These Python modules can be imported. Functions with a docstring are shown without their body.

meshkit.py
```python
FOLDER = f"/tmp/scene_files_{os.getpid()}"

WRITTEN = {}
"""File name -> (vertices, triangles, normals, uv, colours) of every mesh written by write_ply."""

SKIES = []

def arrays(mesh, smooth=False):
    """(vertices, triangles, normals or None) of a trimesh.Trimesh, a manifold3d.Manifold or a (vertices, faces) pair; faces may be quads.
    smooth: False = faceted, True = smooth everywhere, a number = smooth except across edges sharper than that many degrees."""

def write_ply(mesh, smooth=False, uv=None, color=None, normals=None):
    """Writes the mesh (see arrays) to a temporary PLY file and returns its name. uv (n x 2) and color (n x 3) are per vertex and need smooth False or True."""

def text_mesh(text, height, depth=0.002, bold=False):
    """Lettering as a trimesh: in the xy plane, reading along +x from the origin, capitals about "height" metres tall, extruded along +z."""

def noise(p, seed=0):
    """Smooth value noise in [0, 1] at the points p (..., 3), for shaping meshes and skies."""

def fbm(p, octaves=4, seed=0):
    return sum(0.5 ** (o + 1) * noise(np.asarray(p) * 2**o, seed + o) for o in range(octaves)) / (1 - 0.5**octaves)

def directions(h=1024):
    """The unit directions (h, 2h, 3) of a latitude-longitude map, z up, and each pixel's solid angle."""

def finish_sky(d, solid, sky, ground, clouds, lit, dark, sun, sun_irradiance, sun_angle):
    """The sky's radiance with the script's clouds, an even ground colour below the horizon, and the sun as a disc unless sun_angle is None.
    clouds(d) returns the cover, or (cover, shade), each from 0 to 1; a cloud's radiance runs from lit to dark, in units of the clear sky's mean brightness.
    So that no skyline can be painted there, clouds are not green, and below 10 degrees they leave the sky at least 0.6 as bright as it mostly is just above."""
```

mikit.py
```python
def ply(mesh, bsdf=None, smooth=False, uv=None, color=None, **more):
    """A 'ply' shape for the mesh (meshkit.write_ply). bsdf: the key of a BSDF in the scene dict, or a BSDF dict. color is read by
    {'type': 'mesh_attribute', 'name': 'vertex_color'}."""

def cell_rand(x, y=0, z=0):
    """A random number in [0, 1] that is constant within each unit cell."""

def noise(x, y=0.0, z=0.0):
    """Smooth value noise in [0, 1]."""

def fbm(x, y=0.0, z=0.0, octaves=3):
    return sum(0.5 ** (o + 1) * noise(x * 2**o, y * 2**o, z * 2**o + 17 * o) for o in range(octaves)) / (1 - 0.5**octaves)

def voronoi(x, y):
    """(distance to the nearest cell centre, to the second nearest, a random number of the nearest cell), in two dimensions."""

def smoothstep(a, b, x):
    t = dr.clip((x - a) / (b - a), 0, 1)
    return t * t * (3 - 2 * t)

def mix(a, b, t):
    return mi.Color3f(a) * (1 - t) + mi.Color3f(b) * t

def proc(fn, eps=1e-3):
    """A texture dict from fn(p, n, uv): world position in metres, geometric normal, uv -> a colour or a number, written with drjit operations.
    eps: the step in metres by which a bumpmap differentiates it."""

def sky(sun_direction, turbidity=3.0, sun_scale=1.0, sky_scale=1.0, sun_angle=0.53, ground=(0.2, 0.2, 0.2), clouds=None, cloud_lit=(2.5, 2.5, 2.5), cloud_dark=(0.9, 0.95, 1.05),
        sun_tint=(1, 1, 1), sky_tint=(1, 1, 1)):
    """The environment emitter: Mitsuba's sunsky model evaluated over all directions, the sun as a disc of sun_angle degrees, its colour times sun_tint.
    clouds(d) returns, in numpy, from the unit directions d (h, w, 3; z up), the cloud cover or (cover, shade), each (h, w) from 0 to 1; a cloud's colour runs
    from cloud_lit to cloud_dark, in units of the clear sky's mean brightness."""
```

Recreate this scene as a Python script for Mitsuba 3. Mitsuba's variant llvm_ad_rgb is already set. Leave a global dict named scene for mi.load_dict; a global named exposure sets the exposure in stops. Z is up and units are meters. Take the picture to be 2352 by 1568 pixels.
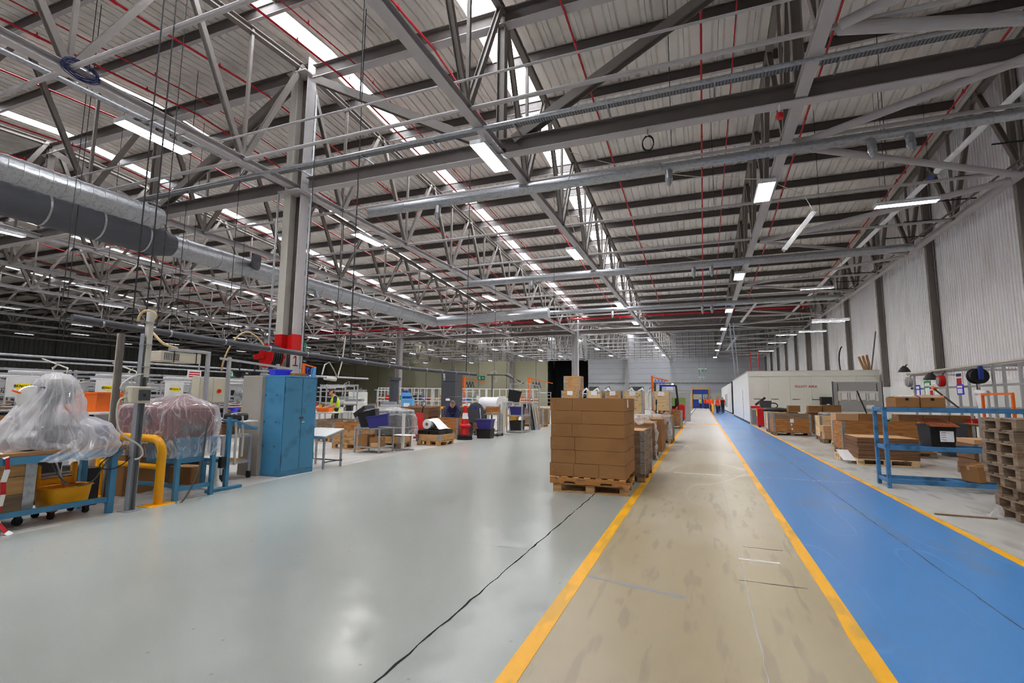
import math, random, numpy as np, trimesh, mitsuba as mi, drjit as dr, mikit, meshkit
from mikit import proc, noise, fbm, smoothstep, mix, cell_rand, voronoi
T = mi.ScalarTransform4f
PI = math.pi
scene, labels = {'type': 'scene'}, {}
rnd = random.Random(7)

# ---------------------------------------------------------------- camera, light, exposure
CAM = np.array([0, 0, 1.5]); FWD = np.array([-0.359, 0.9264, 0.1137]); UP = np.array([0.032, -0.110, 0.9934])
scene['camera'] = {'type': 'perspective', 'fov': 92.53, 'fov_axis': 'x', 'near_clip': 0.05, 'far_clip': 400.0,
                   'to_world': T().look_at(origin=CAM.tolist(), target=(CAM + FWD).tolist(), up=UP.tolist())}
exposure = 1.22
L_ROOFLIGHT = [6.2, 6.4, 6.8]       # glow emitted by the rooflight panels themselves, standing in for daylight
L_TUBE = [62.0, 60.0, 57.0]   # fluorescent tubes
L_WARM = [64.0, 58.0, 48.0]
# the building's grid
XT = [9.4] + [2.35 - 7.55 * k for k in range(12)]        # lattice truss lines
ZC = 8.45                                                # underside of the lattice trusses
YG = [-27.2, 12.4, 52.0, 91.6]                           # ridge 12.4, valley 52, ridge 91.6
XL, XR = -82.0, 9.95
def roofz(y): return 13.45 - 0.075 * (abs(y - 12.4) if y < 52 else abs(91.6 - y))

# ---------------------------------------------------------------- materials
def S(c): return [(x / 255 / 12.92) if x / 255 <= .04045 else ((x / 255 + .055) / 1.055) ** 2.4 for x in c]   # sRGB 0-255 -> linear
def rgb(c): return {'type': 'rgb', 'value': list(map(float, c))}
def mat(name, c, rough=.6, metal=0., spec=.4, tex=None, **kw):
    b = {'type': 'principled', 'base_color': tex or rgb(S(c)), 'roughness': rough, 'metallic': metal, 'specular': spec, **kw}
    scene['m_' + name] = {'type': 'twosided', 'b': b}
    return name
def worn(c, c2, s=6., amt=.5, lo=.45, hi=.75):
    a, b = S(c), S(c2)
    return proc(lambda p, n, uv: mix(a, b, amt * smoothstep(lo, hi, fbm(p.x * s, p.y * s, p.z * s, 3))))
def woodtex(c, c2, s=1.):
    a, b = S(c), S(c2)
    def f(p, n, uv):
        g = noise((p.x + p.y) * 3 * s, p.z * 40 * s, (p.x - p.y) * 3 * s)
        k = smoothstep(.72, .8, noise(p.x * 9 + 3, p.y * 9, p.z * 14))
        return mix(mix(a, b, .75 * g), [.16, .08, .04], .55 * k)
    return proc(f)
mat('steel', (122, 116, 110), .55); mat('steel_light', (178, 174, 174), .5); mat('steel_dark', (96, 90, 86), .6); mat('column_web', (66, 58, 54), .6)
mat('galv', (165, 168, 172), .38, .75, tex=worn((178, 181, 185), (140, 144, 150), 20, .6))
mat('alu', (190, 192, 196), .35, .6); mat('chrome', (200, 200, 205), .2, .9)
mat('red_pipe', (176, 22, 34), .4); mat('red', (196, 24, 24), .4); mat('dark_red', (104, 20, 26), .35)
mat('black', (24, 24, 26), .5); mat('black_soft', (40, 40, 43), .7); mat('dark_grey', (72, 74, 80), .55); mat('rubber', (30, 30, 31), .8)
mat('white', (232, 232, 230), .5); mat('off_white', (222, 222, 214), .45); mat('paper', (240, 240, 242), .8)
mat('white_soft', (240, 242, 245), .55)
mat('lamp_body', (214, 216, 220), .4)
mat('grey_panel', (168, 168, 168), .5); mat('mid_grey', (140, 143, 148), .5)
mat('cabinet_grey', (160, 154, 146), .55); mat('beige', (196, 190, 172), .5)
mat('blue_steel', (64, 126, 160), .45, tex=worn((70, 134, 172), (44, 88, 112), 5, .4, .5, .85))
mat('rack_blue', (66, 116, 160), .45, tex=worn((72, 126, 172), (40, 74, 100), 7, .7))
mat('blue', (36, 62, 150), .45); mat('bin_blue', (52, 50, 120), .4); mat('bright_blue', (56, 66, 226), .4); mat('sky_blue', (96, 170, 222), .45); mat('navy', (38, 44, 88), .8)
mat('yellow', (240, 168, 10), .35); mat('orange', (238, 110, 24), .45); mat('hivis', (206, 240, 40), .7); mat('hivis_orange', (255, 84, 30), .7)
mat('sign_green', (10, 118, 84), .5); mat('green', (60, 150, 96), .5); mat('poster_green', (126, 150, 84), .6); mat('sign_yellow', (246, 226, 30), .6); mat('ink', (20, 20, 22), .8)
mat('skin', (206, 150, 124), .6); mat('hair', (70, 40, 34), .8); mat('hair_grey', (120, 110, 104), .8)
mat('card', (142, 100, 60), .8, tex=worn((146, 104, 62), (130, 90, 52), 3, .6)); mat('card_light', (190, 150, 112), .8); mat('card_dark', (128, 92, 60), .85)
mat('card_edge', (112, 82, 60), .9, tex=proc(lambda p, n, uv: mix(S((136, 100, 72)), S((88, 62, 44)), noise(p.z * 130, p.x * 2, p.y * 2))))
mat('wood', (190, 148, 100), .75, tex=woodtex((202, 160, 108), (160, 112, 66)))
mat('wood_pale', (214, 184, 140), .75, tex=woodtex((226, 200, 156), (196, 160, 112)))
mat('wood_old', (128, 108, 88), .85, tex=woodtex((150, 130, 108), (88, 70, 54)))
mat('wood_warm', (176, 118, 62), .7, tex=woodtex((186, 128, 70), (134, 82, 40)))
mat('ply_top', (150, 112, 76), .6)
mat('hose', (200, 176, 128), .6); mat('cable', (196, 192, 182), .6); mat('cable_dark', (70, 72, 66), .6)
mat('deck', (226, 222, 214), .55, tex=worn((230, 226, 219), (204, 198, 188), 1.2, .6)); mat('purlin', (82, 77, 74), .6)
mat('cladding', (222, 222, 226), .45, tex=proc(lambda p, n, uv: mix(S((238, 238, 241)), S((180, 168, 158)), .35 * smoothstep(.5, .9, fbm(p.y * 1.1, p.z * .3, 0, 3)) + .12 * smoothstep(.55, .8, noise(p.y * 9, p.z * .5)))))
mat('dado', (226, 228, 228), .6); mat('olive', (182, 178, 150), .6); mat('wall_grey', (176, 178, 182), .6); mat('dark_clad', (104, 106, 102), .7)
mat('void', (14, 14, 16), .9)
def creases(cx, cy, kt, kz, base, amp, w):
    "how white the film looks: a veil plus bright folds that fan out from where the film hangs"
    def f(p, n, uv):
        t = dr.atan2(p.y - cy, p.x - cx); q = .5 * noise(p.x * 6, p.y * 6, p.z * 6)
        a = dr.abs(noise(t * kt + q * 2, p.z * kz, 3) - .5); b = dr.abs(noise(t * kt * 2.7 + q * 3, p.z * kz * 2.2 + t * 2, 9) - .5); c = dr.abs(noise(p.x * 5 + p.z * 8, p.y * 5 - p.z * 6, 4) - .5)
        return dr.minimum(.97, base + amp * dr.maximum(smoothstep(w, 0, a), dr.maximum(.7 * smoothstep(w * .8, 0, b), .45 * smoothstep(w * .5, 0, c))) * (.4 + .8 * noise(p.x * 3, p.y * 3, p.z * 3 + 7)))
    return proc(f)
thin_white = {'type': 'principledthin', 'base_color': rgb([.9, .9, .93]), 'roughness': .3, 'spec_trans': 0., 'diff_trans': 1.0, 'eta': 1.4}
def film(name, *a): scene['m_' + name] = {'type': 'blendbsdf', 'weight': creases(*a), 'a': {'type': 'thindielectric', 'int_ior': 1.5}, 'b': thin_white}
film('clear_film', -7.45, 5.2, 5., 2.6, .2, .6, .06); film('milky_film', -7.33, 3.56, 4., 1.2, .42, .42, .11)
scene['m_pane'] = {'type': 'thindielectric'}

# floor paints (flat print on the concrete, with wear)
def scuff(p, s): return fbm(p.x * s, p.y * s * .6, 0, 4)
def concrete(p, n, uv):
    c = mix(S((182, 180, 176)), S((162, 157, 150)), smoothstep(.35, .7, scuff(p, .9)))
    return mix(c, S((128, 123, 116)), .35 * smoothstep(.6, .78, fbm(p.x * 5, p.y * 1.3, 3, 3)))
def green_paint(p, n, uv):
    c = mix(S((156, 159, 154)), S((140, 146, 141)), scuff(p, .5))
    sp = smoothstep(.045, .02, voronoi(p.x * 3.2, p.y * 3.2)[0]) * dr.select(cell_rand(dr.floor(p.x * 1.6), dr.floor(p.y * 1.6)) > .72, 1., 0.)
    return mix(c, S((120, 122, 118)), .7 * sp)
def beige_paint(p, n, uv):
    c = mix(S((173, 162, 140)), S((160, 146, 118)), smoothstep(.35, .7, scuff(p, .7)))
    t = smoothstep(.58, .75, fbm(p.x * 14, p.y * 2.2, 5, 3)) * smoothstep(.3, .7, noise(p.x * .8, p.y * .3, 2))
    c = mix(c, S((120, 108, 100)), .3 * t)
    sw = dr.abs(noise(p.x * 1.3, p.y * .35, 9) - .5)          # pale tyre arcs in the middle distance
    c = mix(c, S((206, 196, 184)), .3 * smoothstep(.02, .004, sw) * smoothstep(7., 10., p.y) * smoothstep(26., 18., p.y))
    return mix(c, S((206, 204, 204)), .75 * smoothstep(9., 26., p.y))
def blue_paint(p, n, uv):
    c = mix(S((60, 120, 182)), S((72, 134, 194)), scuff(p, .8))
    sc = smoothstep(.012, .004, dr.abs(noise(p.x * 2.1 + 4, p.y * .4, 1) - .5)) * smoothstep(.4, .7, noise(p.x * 1.5, p.y * 1.5, 7))
    c = mix(c, S((120, 156, 200)), .25 * sc)
    return mix(c, S((110, 126, 150)), .3 * smoothstep(.62, .8, fbm(p.x * 4, p.y * 1.2, 4, 3)))
def yellow_paint(p, n, uv):
    return mix(S((238, 172, 22)), S((206, 160, 60)), .7 * smoothstep(.5, .72, fbm(p.x * 9, p.y * 2.5, 1, 3)))
def bumpy(b, s, sc):
    return {'type': 'twosided', 'b': {'type': 'bumpmap', 't': proc(lambda p, n, uv: fbm(p.x * s, p.y * s, 0, 2), 4e-3), 'scale': sc, 'b': b}}
mat('concrete', 0, .42, tex=proc(concrete), spec=.35)
scene['m_green_paint'] = bumpy({'type': 'principled', 'base_color': proc(green_paint), 'roughness': .22, 'specular': .65, 'clearcoat': 1.0, 'clearcoat_gloss': .86}, 2.6, .011)
scene['m_beige_paint'] = bumpy({'type': 'principled', 'base_color': proc(beige_paint), 'roughness': .36, 'specular': .45}, 5., .003)
scene['m_blue_paint'] = bumpy({'type': 'principled', 'base_color': proc(blue_paint), 'roughness': .3, 'specular': .5}, 5., .003)
mat('yellow_paint', 0, .4, tex=proc(yellow_paint))

# ---------------------------------------------------------------- mesh helpers
def rotz(a):
    c, s = math.cos(a), math.sin(a)
    return np.array([[c, -s, 0], [s, c, 0], [0, 0, 1.0]])
BOXF = np.array([[0, 2, 1], [0, 3, 2], [4, 5, 6], [4, 6, 7], [0, 1, 5], [0, 5, 4], [1, 2, 6], [1, 6, 5], [2, 3, 7], [2, 7, 6], [3, 0, 4], [3, 4, 7]])
class MB:
    "collects boxes, bars, tubes into one mesh"
    def __init__(s): s.v, s.f, s.n = [], [], 0
    def raw(s, v, f):
        v = np.asarray(v, float); s.v.append(v); s.f.append(np.asarray(f, int) + s.n); s.n += len(v); return s
    def tm(s, m, at=(0, 0, 0), rz=0.):
        return s.raw(np.asarray(m.vertices) @ rotz(rz).T + np.array(at, float), m.faces)
    def box(s, x0, x1, y0, y1, z0, z1):
        return s.raw([[x0, y0, z0], [x1, y0, z0], [x1, y1, z0], [x0, y1, z0], [x0, y0, z1], [x1, y0, z1], [x1, y1, z1], [x0, y1, z1]], BOXF)
    def cb(s, c, d, rz=0., tilt=None):
        h = np.array(d, float) / 2
        v = np.array([[-1, -1, -1], [1, -1, -1], [1, 1, -1], [-1, 1, -1], [-1, -1, 1], [1, -1, 1], [1, 1, 1], [-1, 1, 1]]) * h
        if tilt is not None: v = v @ trimesh.transformations.rotation_matrix(tilt[0], tilt[1])[:3, :3].T
        return s.raw(v @ rotz(rz).T + np.array(c, float), BOXF)
    def bev(s, x0, x1, y0, y1, z0, z1, b=.01):
        "box with chamfered edges"
        V = []
        for sx in (0, 1):
            for sy in (0, 1):
                for sz in (0, 1):
                    for k in range(3):
                        o = [b if not sx else -b, b if not sy else -b, b if not sz else -b]; o[k] = 0
                        V.append([(x0, x1)[sx] + o[0], (y0, y1)[sy] + o[1], (z0, z1)[sz] + o[2]])
        h = trimesh.convex.convex_hull(np.array(V)); return s.raw(h.vertices, h.faces)
    def frame(s, p0, p1, up=(0, 0, 1)):
        p0, p1 = np.array(p0, float), np.array(p1, float); d = p1 - p0; L = np.linalg.norm(d); d /= L
        a = np.cross(d, up)
        if np.linalg.norm(a) < 1e-3: a = np.cross(d, (0, 1, 0))
        a /= np.linalg.norm(a); return p0, p1, a, np.cross(a, d)
    def bar(s, p0, p1, w, h, up=(0, 0, 1)):
        p0, p1, a, b = s.frame(p0, p1, up)
        v = [p + a * w / 2 * i + b * h / 2 * j for p in (p0, p1) for i, j in ((-1, -1), (1, -1), (1, 1), (-1, 1))]
        return s.raw(v, [[0, 1, 2], [0, 2, 3], [4, 6, 5], [4, 7, 6], [0, 5, 1], [0, 4, 5], [1, 6, 2], [1, 5, 6], [2, 7, 3], [2, 6, 7], [3, 4, 0], [3, 7, 4]])
    def ibeam(s, p0, p1, w, h, t=.02, up=(0, 0, 1)):
        p0, p1, a, b = s.frame(p0, p1, up); o = b * (h - t) / 2
        s.bar(p0 + o, p1 + o, w, t, up); s.bar(p0 - o, p1 - o, w, t, up)
        return s.bar(p0, p1, t, h - 2 * t, up)
    def angle(s, p0, p1, w, t=.012, up=(0, 0, 1)):
        p0, p1, a, b = s.frame(p0, p1, up)
        s.bar(p0 + b * w / 2, p1 + b * w / 2, w, t, up); return s.bar(p0 - a * (w - t) / 2, p1 - a * (w - t) / 2, t, w, up)
    def tube(s, p0, p1, r, n=8, r1=None, cap=True):
        p0, p1, a, b = s.frame(p0, p1); r1 = r if r1 is None else r1
        t = np.arange(n) * 2 * PI / n; ring = np.cos(t)[:, None] * a + np.sin(t)[:, None] * b
        v = np.vstack([p0 + ring * r, p1 + ring * r1]); i = np.arange(n); j = (i + 1) % n
        f = np.vstack([np.stack([i, i + n, j + n], 1), np.stack([i, j + n, j], 1)])
        if cap: f = np.vstack([f, [[0, k, k + 1] for k in range(1, n - 1)], [[n, n + k + 1, n + k] for k in range(1, n - 1)]])
        return s.raw(v, f)
    def pipe(s, pts, r, n=7):
        p = np.asarray(pts, float); t = np.gradient(p, axis=0); t /= np.linalg.norm(t, axis=1, keepdims=True) + 1e-12
        ref = np.array([0, 0, 1.0]) if np.abs(t[:, 2]).max() < .95 else np.array([.31, .95, .05])
        a = np.cross(t, ref); a /= np.linalg.norm(a, axis=1, keepdims=True) + 1e-12; b = np.cross(a, t)
        th = np.arange(n) * 2 * PI / n
        v = p[:, None] + r * (np.cos(th)[None, :, None] * a[:, None] + np.sin(th)[None, :, None] * b[:, None]); m = len(p)
        i, j = np.meshgrid(np.arange(m - 1), np.arange(n), indexing='ij'); j2 = (j + 1) % n
        q = np.stack([i * n + j, (i + 1) * n + j, (i + 1) * n + j2, i * n + j2], -1).reshape(-1, 4)
        f = np.vstack([q[:, [0, 1, 2]], q[:, [0, 2, 3]], [[0, k, k + 1] for k in range(1, n - 1)], [[(m - 1) * n, (m - 1) * n + k + 1, (m - 1) * n + k] for k in range(1, n - 1)]])
        return s.raw(v.reshape(-1, 3), f)
    def lathe(s, prof, n=20, at=(0, 0, 0), axis='z'):
        "prof: (r, z) pairs, closed with caps at both ends"
        pr = np.array(prof, float); t = np.arange(n) * 2 * PI / n; m = len(pr)
        v = np.stack([pr[:, None, 0] * np.cos(t), pr[:, None, 0] * np.sin(t), np.repeat(pr[:, 1:2], n, 1)], -1).reshape(-1, 3)
        i, j = np.meshgrid(np.arange(m - 1), np.arange(n), indexing='ij'); j2 = (j + 1) % n
        q = np.stack([i * n + j, i * n + j2, (i + 1) * n + j2, (i + 1) * n + j], -1).reshape(-1, 4)
        f = np.vstack([q[:, [0, 1, 2]], q[:, [0, 2, 3]], [[0, k + 1, k] for k in range(1, n - 1)], [[(m - 1) * n, (m - 1) * n + k, (m - 1) * n + k + 1] for k in range(1, n - 1)]])
        if axis == 'x': v = v[:, [2, 0, 1]]
        if axis == 'y': v = v[:, [1, 2, 0]]
        return s.raw(v + np.array(at, float), f)
    def prism(s, poly, z0, z1):
        from shapely.geometry import Polygon
        m = trimesh.creation.extrude_polygon(Polygon(poly), z1 - z0, engine='earcut'); return s.raw(m.vertices + [0, 0, z0], m.faces)
    def text(s, txt, h, at, right, up, depth=.003, bold=False, center=True):
        m = meshkit.text_mesh(txt, h, depth, bold); v = np.array(m.vertices)
        if center: v[:, 0] -= (v[:, 0].min() + v[:, 0].max()) / 2
        right, up = np.array(right, float), np.array(up, float); nn = np.cross(right, up)
        return s.raw(np.array(at, float) + v[:, :1] * right + v[:, 1:2] * up + v[:, 2:] * nn, m.faces)
    def mesh(s): return np.vstack(s.v), np.vstack(s.f)
def B(*a): return MB().box(*a)
def BV(*a): return MB().bev(*a)

# ---------------------------------------------------------------- scene helpers
used = {}
def numbered(k):
    n = used.get(k, -1) + 1; used[k] = n
    return k if n == 0 else f'{k}_{n:03d}'
place, kids = {}, {}
def tag(k, label=None, cat=None, group=None, kind=None):
    d = {a: b for a, b in (('label', label), ('category', cat), ('group', group), ('kind', kind)) if b}
    if d: labels.setdefault(k, {}).update(d)
def PL(m, mt, smooth=False): return mikit.ply(m.mesh() if isinstance(m, MB) else m, 'm_' + mt, smooth)
def obj(name, m, mt, parent=None, smooth=False, label=None, cat=None, group=None, kind=None, emit=None, weight=None, at=None):
    "one entry; m: MB, mesh or a ply dict"
    k = numbered((parent + '__' if parent else '') + name)
    d = dict(m) if isinstance(m, dict) else PL(m, mt, smooth)
    root = k.split('__')[0]
    tw = place.get(root)
    if at is not None: tw = at if tw is None else tw @ at
    if tw is not None: d['to_world'] = tw
    if emit: d['emitter'] = {'type': 'area', 'radiance': rgb(emit), **({'sampling_weight': weight} if weight else {})}
    scene[k] = d; kids.setdefault(root, []).append(k); tag(k, label, cat, group, kind)
    return k
def TR(loc=(0, 0, 0), rz=0., s=1.): return T().translate([float(x) for x in loc]).rotate([0, 0, 1], math.degrees(rz)).scale(s)
def thing(name, label, cat, loc=(0, 0, 0), rz=0., group=None, tw=None):
    k = numbered(name); place[k] = TR(loc, rz) if tw is None else tw; tag(k, label, cat, group); return k
def dup(root, loc, rz=0., label=None, group=None, s=1.):
    r = thing(root.split('_0')[0] if root[-4:-3] == '_' and root[-3:].isdigit() else root, label or labels[root]['label'], labels[root]['category'], group=group or labels[root].get('group'), tw=TR(loc, rz, s))
    for k in kids[root]:
        nk = r + k[len(root):]; scene[nk] = {**scene[k], 'to_world': place[r]}; kids.setdefault(r, []).append(nk)
        if k in labels: labels[nk] = {a: b for a, b in labels[k].items()}
    return r
def struct(name, m, mt, parent=None, smooth=False, at=None, emit=None, weight=None, label=None):
    return obj(name, m, mt, parent, smooth, label=label, kind=None if parent else 'structure', at=at, emit=emit, weight=weight)
ORD = ['first', 'second', 'third', 'fourth', 'fifth', 'sixth', 'seventh', 'eighth', 'ninth', 'tenth', 'eleventh', 'twelfth', 'thirteenth', 'fourteenth', 'fifteenth', 'sixteenth', 'seventeenth', 'eighteenth', 'nineteenth', 'twentieth', 'twenty-first', 'twenty-second', 'twenty-third', 'twenty-fourth']
# ================================================================ the building
# floor: a concrete slab with painted lanes lying on it as thin coats
fl = struct('floor', B(XL, XR, YG[0], YG[3], -.3, 0), 'concrete')
def coat(poly, z): return MB().prism(poly, z, z + .003)
struct('green_paint', coat([(-6.6, -12), (-1.02, -12), (-1.02, 91.6), (-9.6, 91.6), (-9.6, 60), (-8.0, 26), (-7.62, 14.5), (-7.25, 8), (-6.9, 4.2)], 0), 'green_paint', fl)
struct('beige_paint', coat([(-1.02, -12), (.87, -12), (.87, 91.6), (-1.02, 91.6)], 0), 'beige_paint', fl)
struct('blue_walkway', coat([(.87, -12), (2.74, -12), (2.74, 91.6), (.87, 91.6)], 0), 'blue_paint', fl)
def line(x0, x1, y0, y1, j=0.):
    n = max(2, int((y1 - y0) / .45)); ys = np.linspace(y0, y1, n); r = np.random.RandomState(3)
    e = j * (r.rand(n) - .5); return MB().prism([(x0 + a, y) for a, y in zip(e, ys)] + [(x1, y) for y in ys[::-1]], .003, .006)
struct('yellow_line', line(-1.075, -.965, -12, 31), 'yellow_paint', fl)
struct('yellow_line', line(.83, .93, -12, 91, .03), 'yellow_paint', fl)
struct('yellow_line', line(2.70, 2.795, -12, 34), 'yellow_paint', fl)
struct('yellow_line', B(-1.02, .83, 32.3, 33.1, .003, .006), 'yellow_paint', fl)
struct('white_line', B(-1.34, -1.2, 34, 85, .003, .006), 'white', fl)
def crackline(pts, w, seed, a=.012):
    r = np.random.RandomState(seed); P = []
    for (xa, ya), (xb, yb) in zip(pts, pts[1:]):
        m = max(2, int(math.hypot(xb - xa, yb - ya) / .12))
        for i in range(m): t = i / m; P.append((xa + (xb - xa) * t + (r.rand() - .5) * a, ya + (yb - ya) * t + (r.rand() - .5) * a))
    P = np.array(P); d = np.gradient(P, axis=0); d /= np.linalg.norm(d, axis=1, keepdims=True); nn = np.stack([-d[:, 1], d[:, 0]], 1) * (w / 2) * (.5 + r.rand(len(P), 1))
    v = np.vstack([np.hstack([P + nn, np.full((len(P), 1), .0042)]), np.hstack([P - nn, np.full((len(P), 1), .0042)])]); n = len(P); i = np.arange(n - 1)
    return MB().raw(v, np.vstack([np.stack([i, i + n, i + n + 1], 1), np.stack([i, i + n + 1, i + 1], 1)]))
struct('crack', crackline([(-1.66, 1.2), (-1.63, 8.4)], .014, 1, .014), 'ink', fl, label='dark expansion joint crack in the green painted floor')
struct('joint', crackline([(.28, 1.0), (.28, 30)], .007, 2), 'grey_panel', fl); struct('joint', crackline([(1.94, 1.0), (1.94, 30)], .008, 3), 'dark_grey', fl)
for k, (x0, x1, y) in enumerate([(.33, .83, 5.75), (.24, .86, 4.7), (-.9, 2.7, 10.9), (.9, 2.7, 19.)]): struct('joint', crackline([(x0, y), (x1, y)], .012, 10 + k), ('dark_grey', 'dark_grey', 'off_white', 'dark_grey')[k], fl)
struct('tape_mark', B(.27, .62, 5.28, 5.33, .003, .005), 'off_white', fl); struct('tape_mark', B(-.6, .3, 10.78, 10.86, .003, .005), 'off_white', fl)
for x0, y0, a in ((-2.25, 4.75, .09), (-.95, 4.3, -.22)):
    struct('scuff_mark', crackline([(x0, y0), (x0 + .9, y0 + .9 * a)], .05 if a < 0 else .012, 20, .004), 'mid_grey', fl)

# ceiling: ribbed deck sheets between the rooflight strips, three slopes
STRIP = [(-6.0, 1.1), (-12.0, .72), (-21.0, .7), (-27.2, .7), (-36.0, .55), (-42.2, .5), (-57.3, .45)]
ce = struct('ceiling', B(XL, XR + .3, YG[1] - .02, YG[1] + .02, 13.5, 13.54), 'deck')
def sheet_mesh(y0, y1):
    # a sheet of unit width with three narrow grooves, following the slope
    px = [0]
    pz = [0]
    for c in (1 / 6, .5, 5 / 6):
        px += [c - .032, c - .022, c + .022, c + .032]; pz += [0, .075, .075, 0]
    px += [1 - .012, 1 - .004, 1]; pz += [0, .06, 0]
    v, n = [], len(px)
    for y in (y0, y1):
        z = roofz(y) + .02
        v += [[x, y, z + q] for x, q in zip(px, pz)]
    v += [[0, y, roofz(y) + .09] for y in (y0, y1)] + [[1, y, roofz(y) + .09] for y in (y0, y1)]
    f = []
    for i in range(n - 1): f += [[i, i + n + 1, i + 1], [i, i + n, i + n + 1]]
    a = 2 * n; f += [[a, a + 2, a + 1], [a + 1, a + 2, a + 3]]
    return MB().raw(v, f)
edges = [XR + .35]
for c, w in STRIP: edges += [c + w / 2, c - w / 2]
edges.append(XL)
for y0, y1 in zip(YG, YG[1:]):
    pl = PL(sheet_mesh(y0, y1), 'deck')
    for a, b in zip(edges[::2], edges[1::2]):
        n = max(1, round((a - b) / 1.08)); w = (a - b) / n
        for i in range(n):
            if y0 < 0 and b + i * w < -34: continue
            obj('roof_sheet', pl, None, ce, at=T().translate([b + i * w, 0, 0]).scale([w, 1, 1]))
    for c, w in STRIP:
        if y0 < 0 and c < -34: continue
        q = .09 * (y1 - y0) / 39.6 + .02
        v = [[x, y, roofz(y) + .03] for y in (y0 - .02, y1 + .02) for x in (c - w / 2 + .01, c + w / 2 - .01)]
        obj('rooflight', MB().raw(v, [[0, 2, 1], [1, 2, 3]]), 'white', ce, emit=L_ROOFLIGHT, weight=(8. if c > -30 and y0 > 0 else 3. if c > -45 else .8))
        obj('rooflight_trim', MB().box(c - w / 2 - .03, c - w / 2 + .01, y0, y0 + .01, 12.0, 12.01) if 0 else MB().bar((c - w / 2, y0, roofz(y0)), (c - w / 2, y1, roofz(y1)), .03, .06).bar((c + w / 2, y0, roofz(y0)), (c + w / 2, y1, roofz(y1)), .03, .06), 'deck', ce)
# purlins: cold-rolled sections under the deck, 2.4 m apart
pm = MB().box(XL, XR - .8, -.012, .012, -.34, 0).box(XL, XR - .8, -.06, .06, 0, .012)
pp = PL(pm, 'purlin'); pf = PL(B(XL, XR - .8, -.06, .06, -.355, -.338), 'steel_light'); y = YG[0] + 1.2  # bottom flange in paler steel: light bounced off the floor, put into its colour
while y < YG[3]:
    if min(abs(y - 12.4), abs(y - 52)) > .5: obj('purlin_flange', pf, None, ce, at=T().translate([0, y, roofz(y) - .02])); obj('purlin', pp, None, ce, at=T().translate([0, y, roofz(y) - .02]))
    y += 2.4

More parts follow.
